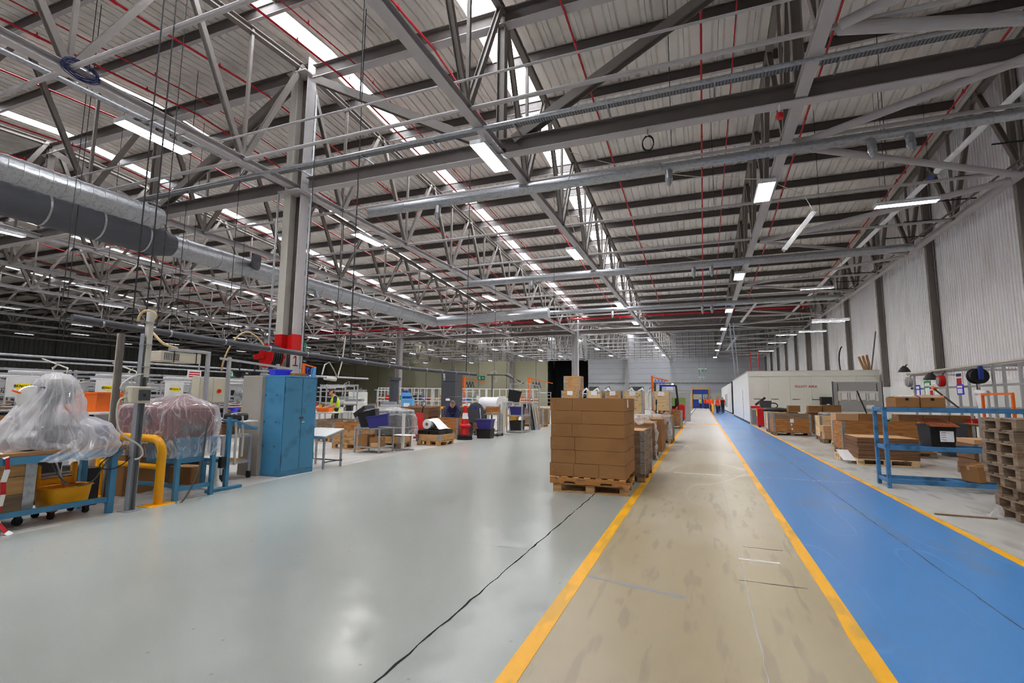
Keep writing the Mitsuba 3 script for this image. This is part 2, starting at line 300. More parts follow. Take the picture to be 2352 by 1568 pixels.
# walls
def ribs_v(L, H, pitch=.2, d=.05):
    "vertical trapezoid cladding along +x, face towards -y"
    x = 0; px, py = [], []
    while x < L:
        for a, b in ((0, 0), (.28, 0), (.36, -d), (.92, -d)): px.append(x + a * pitch); py.append(b)
        x += pitch
    v = [[a, b, 0] for a, b in zip(px, py)] + [[a, b, H] for a, b in zip(px, py)]; n = len(px); i = np.arange(n - 1)
    return MB().raw(v, np.vstack([np.stack([i, i + 1, i + n + 1], 1), np.stack([i, i + n + 1, i + n], 1)]))
wr = struct('wall_right', B(9.97, 10.15, YG[0], YG[3], 0, 13.6), 'dado')
sh = ribs_v(6.84, 3.7, .19); sp = PL(sh, 'cladding')
RY = T().rotate([0, 0, 1], -90)
for k in range(-5, 12):
    for z in (2.3, 6.0, 9.7):
        if -20 < 13 + 6.85 * k < 86: obj('cladding_sheet', sp, None, wr, at=T().translate([9.95 - .012 * (z < 6) - .006 * (z < 9), 13 + 6.85 * k + 6.85, z]) @ RY)
struct('dado', BV(9.8, 9.97, YG[0], YG[3], 0, 2.3, .02), 'dado', wr)
struct('red_stripe', B(9.9, 9.93, 8, 33, 2.62, 2.68), 'red_pipe', wr)
for k in range(-4, 12):
    y = 13 + 6.85 * k
    if y > 90: continue
    big = abs(y - 54) < 2; w = .42 if big else .24
    obj('wall_column', MB().ibeam((9.7, y, 2.3), (9.7, y, 12.6), w * .8, w * 1.1, .02, (1, 0, 0))if 0 else MB().ibeam((9.7, y, 2.3), (9.7, y, 12.6), w * .8, w * 1.1, .02, (1, 0, 0)), 'steel', wr); obj('pilaster', BV(9.5, 9.9, y - .3, y + .3, 0, 2.3, .02), 'dado', wr)
wf = struct('wall_far', B(-20, XR, 91.6, 91.8, 0, 14), 'wall_grey')
struct('olive_wall', B(XL, -28, 91.6, 91.8, 0, 14), 'olive', wf); struct('lintel', B(-28, -20, 91.6, 91.8, 9, 14), 'wall_grey', wf)
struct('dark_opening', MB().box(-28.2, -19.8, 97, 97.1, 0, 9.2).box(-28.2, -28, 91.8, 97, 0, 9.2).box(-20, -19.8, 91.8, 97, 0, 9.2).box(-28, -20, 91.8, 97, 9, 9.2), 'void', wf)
for z in np.arange(1.0, 8.6, 1.0): struct('panel_joint', B(-20, XR, 91.57, 91.6, z, z + .03), 'mid_grey', wf)
for x in np.arange(-80, -28, 6.2): struct('panel_joint', B(x, x + .08, 91.56, 91.6, 0, 9), 'dark_clad', wf)
cl = PL(MB().box(0, .5, 0, .05, 0, 4.4), 'grey_panel'); po = PL(MB().ibeam((0, 0, 0), (0, 0, 4.6), .12, .2, .02, (0, 1, 0)), 'steel')
for x in np.arange(-46, 9.5, 1.05):
    obj('wall_mullion', po, None, wf, at=T().translate([float(x), 91.3, 8.7])); obj('upper_cladding', cl, None, wf, at=T().translate([float(x) + .25, 91.5, 8.8]))
struct('wall_base_band', B(-20, XR, 91.5, 91.6, 0, 2.6), 'beige', wf); struct('wall_rail', B(-20, XR, 91.45, 91.6, 4.3, 4.4), 'steel_dark', wf)
wl = struct('wall_left', B(XL - .2, XL, YG[0], YG[3], 0, 13.6), 'dark_clad')
sl = PL(ribs_v(6.6, 12.5, .5, .08), 'dark_clad')
for k in range(0, 14): obj('cladding_sheet', sl, None, wl, at=T().translate([XL + .06, 6.6 * k, 0]) @ T().rotate([0, 0, 1], 90))
for k in range(0, 14): struct('wall_column', B(XL, XL + .4, 6.6 * k - .2, 6.6 * k + .2, 0, 12), 'steel_dark', wl)
struct('wall_back', B(XL, XR, YG[0] - .2, YG[0], 0, 14), 'wall_grey')
# far door in its yellow frame
d1 = struct('door_1', B(-1.62, 1.0, 91.42, 91.5, 0, 3.2), 'blue')
[struct('jamb', B(a, a + .16, 91.3, 91.5, 0, 3.36), 'yellow', d1) for a in (-1.76, .98)]; struct('head', B(-1.6, .98, 91.3, 91.5, 3.2, 3.36), 'yellow', d1)
struct('vision_panel', B(-1.5, -.1, 91.36, 91.42, 1.5, 2.4), 'beige', d1); struct('vision_panel', B(.05, .9, 91.36, 91.42, 1.5, 2.4), 'grey_panel', d1)

# lattice trusses: panels of 4.4 m, diagonals meet at the bottom nodes
NODES = [12.4 + 2.2 + 4.4 * k for k in range(-5, 18)]
def web(n, z1, z2, w):
    m = [MB().ibeam((0, n, ZC + .1), (0, n - 2.05, z1), w, w, .015, (1, 0, 0)), MB().bar((0, n, ZC + .1), (0, n, (z1 + z2) / 2), w * .6, w * .6), MB().ibeam((0, n, ZC + .1), (0, n + 2.05, z2), w, w, .015, (1, 0, 0))]
    return m
wp = {}
for n in NODES:
    z1, z2 = roofz(n - 2.2) - .42, roofz(n + 2.2) - .42
    wp[n] = [PL(m, 'steel') for m in web(n, z1, z2, .15)] + [PL(web(n, z1, z2, .15)[0].raw(*web(n, z1, z2, .15)[1].mesh()).raw(*web(n, z1, z2, .15)[2].mesh()), 'steel')]
bc = PL(MB().ibeam((0, YG[0], ZC + .1), (0, YG[3], ZC + .1), .26, .2, .02), 'steel_light')
tcm = MB()
for a, b in zip(YG, YG[1:]): tcm.ibeam((0, a, roofz(a) - .48), (0, b, roofz(b) - .48), .2, .2, .02)
tcp = PL(tcm, 'steel')
for i, x in enumerate(XT):
    lab = ['steel lattice roof truss running along the white corrugated wall', 'steel lattice roof truss above the yellow line beside the blue walkway', 'steel lattice roof truss over the cardboard stack, beside the widest rooflight', 'steel lattice roof truss carried by the tall column behind the blue cabinet'][i] if i < 4 else f'steel lattice roof truss, {ORD[i]} truss line counted from the white corrugated wall'
    t = thing('roof_truss', lab, 'roof truss', (x, 0, 0))
    obj('bottom_chord', bc, None, t); obj('top_chord', tcp, None, t)
    for n in NODES:
        if n < -2 or (i > 6 and n < 8): continue
        if i < 6:
            for q in wp[n][:3]: obj('web_member', q, None, t)
        else: obj('web_member', wp[n][3], None, t)
# columns
def column(x, y, lab, w=.62):
    t = thing('steel_column', lab, 'column', (x, y, 0))
    zt = roofz(y) - .2
    for s in (-1, 1): obj('flange', B(s * w / 2 - .02, s * w / 2 + .02, -w / 2, w / 2, .04, zt), 'steel_light', t)
    obj('web', B(-w / 2 + .02, w / 2 - .02, .17, .2, .04, zt), 'steel_light', t); obj('base_plate', B(-w * .6, w * .6, -w * .6, w * .6, 0, .04), 'steel_light', t)
    return t
c1 = column(-12.75, 12.4, 'tall grey steel column behind the blue cabinet with red band and hose reel')
for k in list(kids[c1]): del scene[k]; used.pop(k, None)
kids[c1] = []; zt = roofz(12.4) - .2
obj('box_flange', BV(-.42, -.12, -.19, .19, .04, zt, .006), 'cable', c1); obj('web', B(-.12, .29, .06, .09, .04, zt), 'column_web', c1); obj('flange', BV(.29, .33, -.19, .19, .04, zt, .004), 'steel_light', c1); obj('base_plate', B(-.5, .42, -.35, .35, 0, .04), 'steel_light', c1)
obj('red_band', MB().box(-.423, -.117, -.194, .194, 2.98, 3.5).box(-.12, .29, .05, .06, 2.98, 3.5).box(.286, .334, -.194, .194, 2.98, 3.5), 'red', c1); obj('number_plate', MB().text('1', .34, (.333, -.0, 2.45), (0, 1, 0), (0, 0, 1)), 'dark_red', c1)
obj('cap_plate', BV(-.45, .45, -.45, .45, 8.3, 8.36, .01).bev(-.42, .42, -.42, .42, 12.6, 12.66, .01), 'steel_light', c1)
obj('conduit', MB().tube((-.5, -.35, 1.0), (-.5, -.35, 8.3), .035).tube((.42, .16, 2.0), (.42, .16, 12.), .03), 'galv', c1)
column(-12.75, 52, 'grey steel column rising behind the stacked wooden crates in the middle distance')
c3 = column(-35.3, 52, 'grey steel column with red numbered band beside the white cages')
obj('red_band', MB().ibeam((0, 0, 2.6), (0, 0, 3.2), .635, .635, .035, (1, 0, 0)), 'red', c3); obj('number_plate', MB().text('2', .35, (.05, -.33, 2.72), (1, 0, 0), (0, 0, 1)), 'white', c3)
column(-12.75, 91.0, 'grey steel column standing against the far end wall')
column(-35.3, 91.0, 'grey steel column against the olive end wall, right of the numbered column'); column(-35.3, 12.4, 'grey steel column in the bay of benches at the left'); column(-58, 52, 'distant grey steel column deep among the benches')
# cross girders on the column rows
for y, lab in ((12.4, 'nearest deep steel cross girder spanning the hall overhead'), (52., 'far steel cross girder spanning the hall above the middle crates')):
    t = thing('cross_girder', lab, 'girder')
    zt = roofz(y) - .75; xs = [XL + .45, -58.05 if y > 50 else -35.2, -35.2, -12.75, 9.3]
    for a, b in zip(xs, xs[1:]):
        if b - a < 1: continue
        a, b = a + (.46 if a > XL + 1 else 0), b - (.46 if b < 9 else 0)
        obj('bottom_beam', MB().bar((a, y, 8.63), (b, y, 8.63), .03, .42).bar((a, y, 8.84), (b, y, 8.84), .3, .03), 'steel_dark', t); obj('bottom_flange', MB().bar((a, y, 8.405), (b, y, 8.405), .3, .03), 'steel_light', t)  # web dark, underside flange pale: floor bounce painted into the steel colours
        obj('top_beam', MB().bar((a, y, zt + .01), (b, y, zt + .01), .03, .46).bar((a, y, zt + .24), (b, y, zt + .24), .3, .03), 'steel_dark', t); obj('top_beam_flange', MB().bar((a, y, zt - .235), (b, y, zt - .235), .32, .03), 'steel_light', t)  # same painted floor bounce: paler flange under the darker top beam
    for a, b in zip(XT[1:], XT):
        if a < -60: continue
        if XT.index(b) % 2: p, q = (a + .4, y, 8.8), (b - .45, y, zt - .2)
        else: p, q = (b - .4, y, 8.8), (a + .45, y, zt - .2)
        obj('diagonal', MB().ibeam(p, q, .26, .26, .025, (0, 1, 0)), 'steel', t)
    for x in (XT[1:3] + XT[4:6] + XT[7:8]): obj('post', MB().ibeam((x, y, 8.8), (x, y, zt), .24, .24, .02, (1, 0, 0)), 'steel', t)
# tie tubes across the bottom nodes, zigzag bracing towards the wall
tp = PL(MB().tube((XL, 0, 0), (9.3, 0, 0), .055, 8), 'steel_light', 40)
vis = [n for n in NODES if n > 5]
for k, n in enumerate(vis): obj('tie_tube', tp, None, None, label=f'grey tie tube crossing under the roof, {ORD[k]} from the camera', cat='tie tube', group='tie tubes across the roof', at=T().translate([0, n, ZC + .12]))
wb = thing('wind_bracing', 'grey zigzag tubes under the roof between walkway and right wall', 'wind bracing')
for k, n in enumerate(vis[:-1]):
    p, q = ((2.6, n, ZC - .07), (9.2, n + 4.2, ZC - .07)) if k % 2 == 0 else ((9.2, n + .2, ZC - .07), (2.6, n + 4.3, ZC - .07))
    obj('bracing_tube', MB().tube(p, q, .1 if k < 4 else .07, 10), 'steel_light', wb, 40)
obj('bracing_tube', MB().tube((2.6, 10.0, ZC - .07), (9.2, 11.9, ZC - .07), .12, 12), 'steel_light', wb, 40); obj('bracing_tube', MB().tube((2.6, 9.9, ZC - .07), (9.2, 6.2, ZC - .07), .1, 12), 'steel_light', wb, 40)
wr3 = thing('wall_rods', 'dark rods sticking out from the right wall under the eaves', 'rods')
for k in range(12): y = 17.2 + 2.2 * k; obj('rod', MB().tube((7.9, y, 8.78), (9.35, y, 8.74), .025, 8), 'black', wr3, 40)
obj('carrier', MB().bar((9.1, 15, 8.72), (9.1, 44, 8.72), .05, .05), 'steel_dark', wr3)
# ================================================================ services under the roof
def lamp_parts(L, W, warm=False, near=False, lit=True):
    hz = BV(-W / 2, W / 2, -L / 2, L / 2, .0, .07, .02).box(-W / 2, -W / 2 + .012, -L / 2, L / 2, -.06, .0).box(W / 2 - .012, W / 2, -L / 2, L / 2, -.06, .0)
    hz.box(-W / 2, W / 2, -L / 2 - .012, -L / 2, -.06, .06).box(-W / 2, W / 2, L / 2, L / 2 + .012, -.06, .06)
    if near:
        for i in range(5):
            x = -W / 2 + W * i / 4; hz.prism([(0, 0), (.01, 0), (.01, .01), (0, .01)], 0, .01) if 0 else hz.bar((x, -L / 2, -.02), (x, L / 2, -.02), .012, .05)
        tubes = [PL(MB().tube((-W / 2 + W * (i + .5) / 4, -L / 2 + .03, -.03), (-W / 2 + W * (i + .5) / 4, L / 2 - .03, -.03), .015, 6), 'white') for i in range(4)]
    else: tubes = [PL(MB().box(-W / 2 + .03, W / 2 - .03, -L / 2 + .03, L / 2 - .03, -.045, -.035), 'white')]
    return PL(hz, 'lamp_body'), tubes
LP = {}
lampc = [0]
def lamp(x, y, z, lab, grp, L=1.72, W=.44, rz=0., warm=False, near=False, lit=True, emit=None, weight=1., hang=None, tilt=0.):
    key = (L, W, near)
    if key not in LP: LP[key] = lamp_parts(L, W, near=near)
    tw = TR((x, y, z), rz) @ T().rotate([0, 1, 0], tilt)
    t = thing('fluorescent_lamp', lab, 'lamp', group=grp, tw=tw)
    obj('housing', LP[key][0], None, t)
    e = (emit or (L_WARM if warm else L_TUBE)) if lit else None
    if e and not near: e = [.34 * q for q in e]
    for q in LP[key][1]: obj('tube' if near else 'diffuser', q, None, t, emit=e, weight=weight / (4 if near else 1) if lit else None)
    dx = min((q - x for q in XT), key=abs)
    if not hang and abs(dx) < 1.2:
        b = ZC - z + .01; obj('bracket', MB().box(min(0, dx), max(0, dx), -.38, -.34, b - .015, b + .015).box(min(0, dx), max(0, dx), .34, .38, b - .015, b + .015).box(-.015, .015, -.38, -.34, .05, b).box(-.015, .015, .34, .38, .05, b), 'steel', t)
    if hang: obj('hanger', MB().tube((0, -L * .4, .05), (0, -L * .4, hang), .006, 4).tube((0, L * .4, .05), (0, L * .4, hang), .006, 4), 'black', t)
    return t
near_l5 = ['lit four-tube lamp under the roof truss, nearest above the cardboard stack', 'second lit lamp under the truss beside the widest rooflight']
for i, y in enumerate([.9, 12.1, 22.1, 35.4, 44.6, 58.2, 67.5, 79.1]):
    lamp(-5.42, y, 8.3, near_l5[i - 1] if 0 < i < 3 else f'fluorescent lamp under the truss beside the widest rooflight, {ORD[i]} from the camera', 'lamps under the widest rooflight', near=i in (1, 2), weight=4. if i < 5 else 1.)
for i, y in enumerate([5.5, 17.3, 29.2, 40.4, 51, 64.1, 73, 85]):
    lamp(2.1, y, 8.3, f'bright lamp in the row over the blue walkway edge, {ORD[i]} from camera', 'lamps over the walkway', L=1.6, W=.5, warm=i in (1, 2), near=i == 1, weight=5. if i < 6 else 1.5, emit=[105, 98, 84] if i in (1, 2) else [105, 103, 99])
for i, y in enumerate([-3, 8.05, 17., 30.2, 41, 56, 67, 78]):
    lamp(-13.35, y, 8.3, f'lit lamp along the truss of the tall column, {ORD[i]} from the camera', 'lamps along the column truss', near=i == 1, weight=3. if i < 5 else 1.)
r3 = random.Random(5)
for j, x in enumerate(XT[4:-1]):
    xx = x - .9 if j % 2 == 0 else x + .6
    for i in range(9):
        y = 13. + 10.6 * i - (j % 3) * 2.3
        if j > 2 and y < 8: continue
        if y > 90 or (j > 5 and y > 75): continue
        lamp(xx, y, 8.25, f'fluorescent lamp in {ORD[j + 3]} lamp row from right wall, {ORD[i]} along it', 'lamps over the bench area', W=.34 if j < 2 else .2, weight=1.6 if j < 2 and i < 4 else .7, emit=[24, 23.6, 23])
for i, (x, y, z, h, lit) in enumerate([(6.5, 19.25, 8.05, .45, .35), (6.5, 32.9, 8.1, .4, .4), (6.6, 30.6, 5.85, 2.6, 1.), (7.5, 40.2, 6.45, 2.1, 1.), (7.2, 34.0, 6.25, 2.2, 1.), (7.5, 51.6, 7.6, .9, 1.), (7.6, 58.5, 7.6, .9, 1.), (7.6, 68, 7.6, .9, 1.)]):
    lamp(x, y, z, f'batten lamp hung crosswise near the right wall, {ORD[i]} from the camera', 'crosswise lamps by the right wall', rz=PI / 2, W=.34 if i < 1 else .22, L=1.7, emit=[40 * lit] * 3, hang=roofz(y) - z, weight=.8, near=i == 0)
for i, (x, y, z) in enumerate([(3.0, 17.2, 6.8), (2.85, 33.4, 6.9), (2.7, 50, 6.7)]):
    t = thing('hanging_batten', f'unlit white batten dangling from a cord over the walkway, {ORD[i]} from the camera', 'lamp', group='unlit dangling battens', tw=TR((x, y, z), -1.4) @ T().rotate([1, 0, 0], 52))
    obj('reflector', MB().bar((-.09, -.75, 0), (-.09, .75, 0), .015, .14, (.6, 0, 1)).bar((.09, -.75, 0), (.09, .75, 0), .015, .14, (-.6, 0, 1)).bar((0, -.75, .03), (0, .75, .03), .1, .06), 'lamp_body', t)
    obj('tube', MB().tube((-.07, -.7, -.03), (-.07, .7, -.03), .015, 6).tube((.07, -.7, -.03), (.07, .7, -.03), .015, 6), 'white', t)
    scene[obj('cord', MB().pipe([(x + .42, y - .07, z + .6), (x + .2, y + .05, z + 1.2), (2.42, y + .1, 8.52)], .012, 5), 'cable', t)].pop('to_world')

# sprinkler pipes follow the slopes
def slope_pipe(x, y0, y1, r, dz):
    m = MB(); ys = [y0] + [q for q in YG if y0 < q < y1] + [y1]
    for a, b in zip(ys, ys[1:]): m.tube((x, a, roofz(a) - dz), (x, b, roofz(b) - dz), r, 7)
    for q in np.arange(y0 + 1, y1, 3.1): m.tube((x, q, roofz(q) - dz - .02), (x, q, roofz(q) - dz + .12), .02, 6).tube((x, q - .06, roofz(q) - dz), (x, q + .06, roofz(q) - dz), r * 1.35, 7)
    return m
SPX = [8.5, 3.88, .3, -3.3, -7.55, -11.2, -14.5, -18.1, -21.2, -25.6, -29.3, -33, -38, -43, -48]
for i, x in enumerate(SPX): obj('sprinkler_pipe', slope_pipe(x, -6 if i < 9 else 8, 50, .034, 1.06), 'red_pipe', None, 40, label=f'red sprinkler pipe under the roof deck, {ORD[i]} from the right wall', cat='pipe', group='red sprinkler pipes')
for i, x in enumerate((1.25, -10.6, -17.4)): obj('sprinkler_pipe', slope_pipe(x, 0, 50, .02, .8), 'red_pipe', None, 40, label=f'thin red sprinkler pipe beside a thicker one, {ORD[i]} from the right', cat='pipe', group='thin red sprinkler pipes')
obj('sprinkler_main', MB().tube((-50, 49.2, 9.45), (9, 49.2, 9.75), .09, 8).tube((-50, 50.4, 9.2), (9, 50.4, 9.4), .05, 8), 'red_pipe', None, 40, label='thick red sprinkler main crossing the hall under the far roof valley', cat='pipe')
# conduits, tray and ducts across the hall
obj('conduit_pipe', MB().tube((-24, 10.75, 8.35), (9, 10.75, 8.35), .05, 8), 'galv', None, 40, label='galvanised conduit below the nearest tie tube', cat='pipe')
obj('conduit_pipe', MB().tube((-24, 9.6, 8.9), (9, 9.6, 8.9), .03, 8), 'steel_light', None, 40, label='thin grey conduit above the nearest tie tube', cat='pipe')
obj('conduit_pipe', MB().tube((-14.2, 3., 8.95), (-12.95, 30, 8.95), .07, 10), 'galv', None, 40, label='grey conduit rail along the truss of the tall column', cat='pipe')
obj('white_pipe', MB().tube((7.75, 2, 9.35), (7.75, 60, 9.35), .09, 12), 'white_soft', None, 40, label='long white pipe with coloured band running along the right wall', cat='pipe')
obj('pipe_band', MB().tube((7.75, 20.2, 9.35), (7.75, 20.9, 9.35), .094, 12), 'dark_grey', 'white_pipe', 40); obj('pipe_band', MB().tube((7.75, 20.45, 9.35), (7.75, 20.65, 9.35), .097, 12), 'blue', 'white_pipe', 40)
t = thing('cable_tray', 'grey perforated cable tray crossing the hall beside the nearest girder', 'cable tray')
ds = S((150, 152, 156)); dk = S((60, 62, 66))
scene['m_perforated'] = {'type': 'twosided', 'b': {'type': 'principled', 'roughness': .5, 'metallic': .3, 'base_color': proc(lambda p, n, uv: mix(ds, dk, smoothstep(.2, .14, dr.abs(p.x * 14 - dr.floor(p.x * 14) - .5) * dr.abs(p.y * 20 - dr.floor(p.y * 20) - .5) * 4)))}}
obj('tray', MB().box(-24, 9, 11.5, 11.8, 8.84, 8.845).box(-24, 9, 11.5, 11.504, 8.84, 8.9).box(-24, 9, 11.796, 11.8, 8.84, 8.9), 'perforated', t)
for x in np.arange(-22, 9, 2.5): obj('bracket', MB().bar((x, 11.45, 8.81), (x, 12.2, 8.81), .04, .04).tube((x, 11.95, 8.8), (x, 11.95, 9.2), .01, 5), 'galv', t)
def duct(x0, x1, y, z, r, lab, noz=()):
    t = thing('air_duct', lab, 'duct'); m = MB(); m.tube((x0, y, z), (x1, y, z), r, 18)
    obj('duct_tube', m, 'galv', t, 40)
    for q in np.arange(x0 + 1.5, x1, 3.): obj('band', MB().tube((q, y, z), (q + .06, y, z), r + .014, 18), 'galv', t, 40)
    for q in noz: obj('nozzle', MB().tube((q, y - .05, z - r), (q, y - .1, z - r - .28), .1, 12).tube((q, y - .1, z - r - .28), (q, y - .14, z - r - .5), .11, 12, .04), 'galv', t, 40)
duct(-11.2, -.9, 14.3, 8.2, .17, 'spiral air duct crossing overhead just beyond the nearest girder, left length', (-8.3,)); duct(-.9, 9, 14.3, 8.2, .13, 'spiral air duct crossing overhead just beyond the nearest girder, right length', (-.7, 4.2, 5.))
duct(-12.4, 8.5, 24.9, 8.0, .16, 'spiral air duct crossing the hall behind the first duct', (-8.5, -.2, .6)); duct(-12.4, 8.5, 36, 8.05, .16, 'far spiral air duct crossing overhead, third of the crosswise ducts', (-6, .2, .8))
t = thing('large_duct', 'wide galvanised air duct running down the left side under the roof', 'duct')
obj('duct_tube', MB().tube((-19.3, 12.6, 7.3), (-19.3, 33, 7.3), .42, 24), 'galv', t, 40); obj('duct_tube', MB().tube((-19.3, 0, 7.3), (-19.3, 12.1, 7.3), .55, 24).tube((-19.3, 12.1, 7.3), (-19.3, 12.6, 7.3), .55, 24, .42), 'dark_grey', t, 40)
obj('duct_tube', MB().tube((-19.3, 33, 7.3), (-10, 33, 7.5), .36, 20), 'galv', t, 40)
for q in np.arange(1, 33, 1.5): obj('band', MB().tube((-19.3, q, 7.3), (-19.3, q + .06, 7.3), .565 if q < 12 else .435, 24), 'galv', t, 40)
obj('take_off', MB().tube((-19.3, 16.5, 7.3), (-18.2, 15.6, 7.5), .2, 14), 'dark_grey', t, 40); obj('nozzle', MB().tube((-18.9, 20, 6.95), (-18.8, 20, 6.6), .12, 12, .16), 'galv', t, 40)
t = thing('air_duct', 'ribbed air duct at the left edge above the wide duct', 'duct')
obj('duct_tube', MB().tube((-16, -1, 7.05), (-16, 10, 7.05), .33, 20), 'galv', t, 40)
for q in np.arange(-1, 10, .3): obj('band', MB().tube((-16, q, 7.05), (-16, q + .05, 7.05), .345, 20), 'galv', t, 40)
# hanging wires and power drops
for i, (x, y, z0, z1, r) in enumerate([(-9.3, 5.53, 2.6, 12.4, .012), (-9.3, 5.75, 2.6, 12.4, .012), (-9.3, 5.95, 2.62, 12.5, .008), (-9.3, 11.26, 2.5, 12.9, .014), (-9.3, 18.66, 2.5, 12.5, .016), (-15.5, 7.5, 3.0, 12.8, .01), (-16.5, 8.1, 3.0, 12.8, .01), (-17, 11.5, 3, 13, .01), (-14.2, 11.3, 3, 13, .01), (-11.5, 13.2, 3, 13, .01), (-14, 17, 2.8, 12.8, .01), (-7., 24, 3, 12.3, .01), (-.6, 14, 8.5, 13, .012), (-7.9, 9.5, 9, 13, .02), (-20, 14, 3, 13, .01), (-24, 16, 3, 13, .01), (-22, 12, 3, 13, .01), (-12, 28, 2.6, 12, .01), (5.2, 16.5, 8.4, 13, .01), (6.2, 20, 8.4, 12.7, .01), (4.4, 21, 8.4, 12.7, .01), (.6, 18, 8.3, 12.9, .01)]):
    obj('hanging_wire', MB().tube((x, y, z0), (x, y, roofz(y)), r, 5), 'black', None, label=f'thin dark wire hanging from the roof, {ORD[i]} of its row', cat='wire', group='wires hanging from the roof')
pts = lambda f, n: [f(t) for t in np.linspace(0, 1, n)]
coil = MB(); r4 = random.Random(3)
for q in range(9):
    cx, cz, rr = r4.uniform(-.05, .05), r4.uniform(-.05, .05), r4.uniform(.2, .28)
    coil.pipe(pts(lambda u: (-12.55 + .06 * math.sin(7 * u + q), 5.95 + cx + rr * 1.3 * math.cos(2 * PI * u), 8.55 + cz + rr * .7 * math.sin(2 * PI * u)), 24), .009, 4)
obj('cable_coil', coil, 'navy', None, True, label='loose coil of dark blue cable slung on the truss chord, upper left', cat='cable')
for i, (p, q, sag) in enumerate([((-5.15, 16.2, 12.5), (-5.15, 22, 8.6), 1.2), ((-5.15, 26, 11.7), (-5.15, 44, 8.6), 2.2), ((2.35, 17, 8.55), (-5.15, 20, 12.3), 1.2), ((2.35, 28, 8.55), (-5.15, 28, 11.6), 1.5)]):
    p, q = np.array(p), np.array(q)
    obj('slack_cable', MB().pipe([p + (q - p) * u - np.array([0, 0, sag * 4 * u * (1 - u)]) * (.5 if i < 2 else .3) for u in np.linspace(0, 1, 16)], .014, 5), 'cable', None, True, label=f'pale slack cable sagging between truss and lamp, {ORD[i]} from the camera', cat='cable', group='slack cables under the roof')
s = thing('alarm_bell', 'small red alarm sounder fixed where girder and walkway truss meet', 'alarm', (1.9, 12.32, 8.05)); obj('dome', MB().lathe([(.07, 0), (.09, .03), (.09, .08), (.06, .14), (.02, .16)], 14), 'red', s, 40); obj('mount', MB().tube((0, 0, .14), (0, 0, .35), .03, 8), 'white', s)
t = thing('cable_ring', 'small black coiled cable hanging below the nearest girder', 'cable', (-1.1, 12.35, 8.0)); m = MB()
for q in range(4): m.pipe(pts(lambda u: (.14 * math.cos(2 * PI * u), .02 * q, .02 * q + .2 * math.sin(2 * PI * u)), 20), .014, 5)
obj('coil', m, 'black', t, True); obj('hook', MB().tube((0, 0, .2), (0, 0, .39), .02, 8), 'chrome', t)
# ================================================================ reusable goods
def caster(t, x, y, r=.05, mt='rubber', zb=None):
    zb = zb or 2.6 * r
    obj('caster', MB().tube((x - .014, y, r), (x + .014, y, r), r, 14).bar((x - .022, y, r), (x - .022, y, zb), .004, .05).bar((x + .022, y, r), (x + .022, y, zb), .004, .05).box(x - .03, x + .03, y - .03, y + .03, zb - .008, zb), mt, t)
PAL = {}
def pallet_parts(w, d, mt, seed=0):
    key = (w, d, mt)
    if key in PAL: return PAL[key]
    r = random.Random(seed); h = .144; L = []
    for i in range(5):
        bw = .145 if i % 2 == 0 else .1; y = -d / 2 + (d - .145) * i / 4; L.append(('board', BV(-w / 2, w / 2, y, y + bw, h - .022, h, .004)))
    for x in (-w / 2, -.07, w / 2 - .14): L.append(('bearer', BV(x, x + .14, -d / 2, d / 2, h - .044, h - .022, .003)))
    for x in (-w / 2, -.07, w / 2 - .14):
        for y in (-d / 2, -.05, d / 2 - .1): L.append(('block', BV(x, x + .14, y, y + .1, .022, h - .044, .004)))
    for y in (-d / 2, -.05, d / 2 - .1): L.append(('bottom_board', BV(-w / 2, w / 2, y, y + .1, 0, .022, .003)))
    PAL[key] = [(n, PL(m, mt)) for n, m in L]; return PAL[key]
def pallet(lab, loc, rz=0., w=1.2, d=.8, mt='wood', group=None):
    t = thing('wooden_pallet', lab, 'pallet', loc, rz, group)
    for n, p in pallet_parts(w, d, mt): obj(n, p, None, t)
    return t
def collar(t, w, d, z0, rows, mt, h=.195, tops=None, hinge=True):
    "pallet collars: rows of boards with galvanised corner hinges"
    for r in range(rows):
        z = z0 + r * h; m = tops if tops and r == rows - 1 else mt
        for y in (-d / 2, d / 2 - .02): obj('board', BV(-w / 2, w / 2, y, y + .02, z + .002, z + h - .003, .003), m, t)
        for x in (-w / 2, w / 2 - .02): obj('board', BV(x, x + .02, -d / 2 + .02, d / 2 - .02, z + .002, z + h - .003, .003), m, t)
    for x in (-1, 1) if hinge else ():
        for y in (-1, 1):
            g = MB()
            for r in range(rows):
                z = z0 + r * h
                g.bev(x * w / 2 - (.075 if x > 0 else .005), x * w / 2 + (.005 if x > 0 else .075), y * d / 2 - (.006 if y < 0 else 0), y * d / 2 + (0 if y < 0 else .006), z + .006, z + h - .004, .002)
                g.bev(x * w / 2 - (0 if x > 0 else .006), x * w / 2 + (.006 if x > 0 else 0), y * d / 2 - (.075 if y > 0 else .005), y * d / 2 + (.005 if y > 0 else .075), z + .006, z + h - .004, .002)
            g.tube((x * (w / 2 + .004), y * (d / 2 + .004), z0 + .01), (x * (w / 2 + .004), y * (d / 2 + .004), z0 + rows * h - .02), .009, 6)
            obj('corner_hinge', g, 'galv', t)
def carton(name, lab, loc, rz, w, d, h, mt='card', group=None, tape=True, tw=None):
    t = thing(name, lab, 'cardboard box', loc, rz, group, tw)
    obj('body', BV(-w / 2, w / 2, -d / 2, d / 2, 0, h, .006), mt, t)
    if tape: obj('tape', MB().box(-w / 2 - .001, w / 2 + .001, -.025, .025, h - .002, h + .0012).box(-w / 2 - .0015, -w / 2, -.025, .025, h - .06, h).box(w / 2, w / 2 + .0015, -.025, .025, h - .06, h), 'card_light', t)
    return t
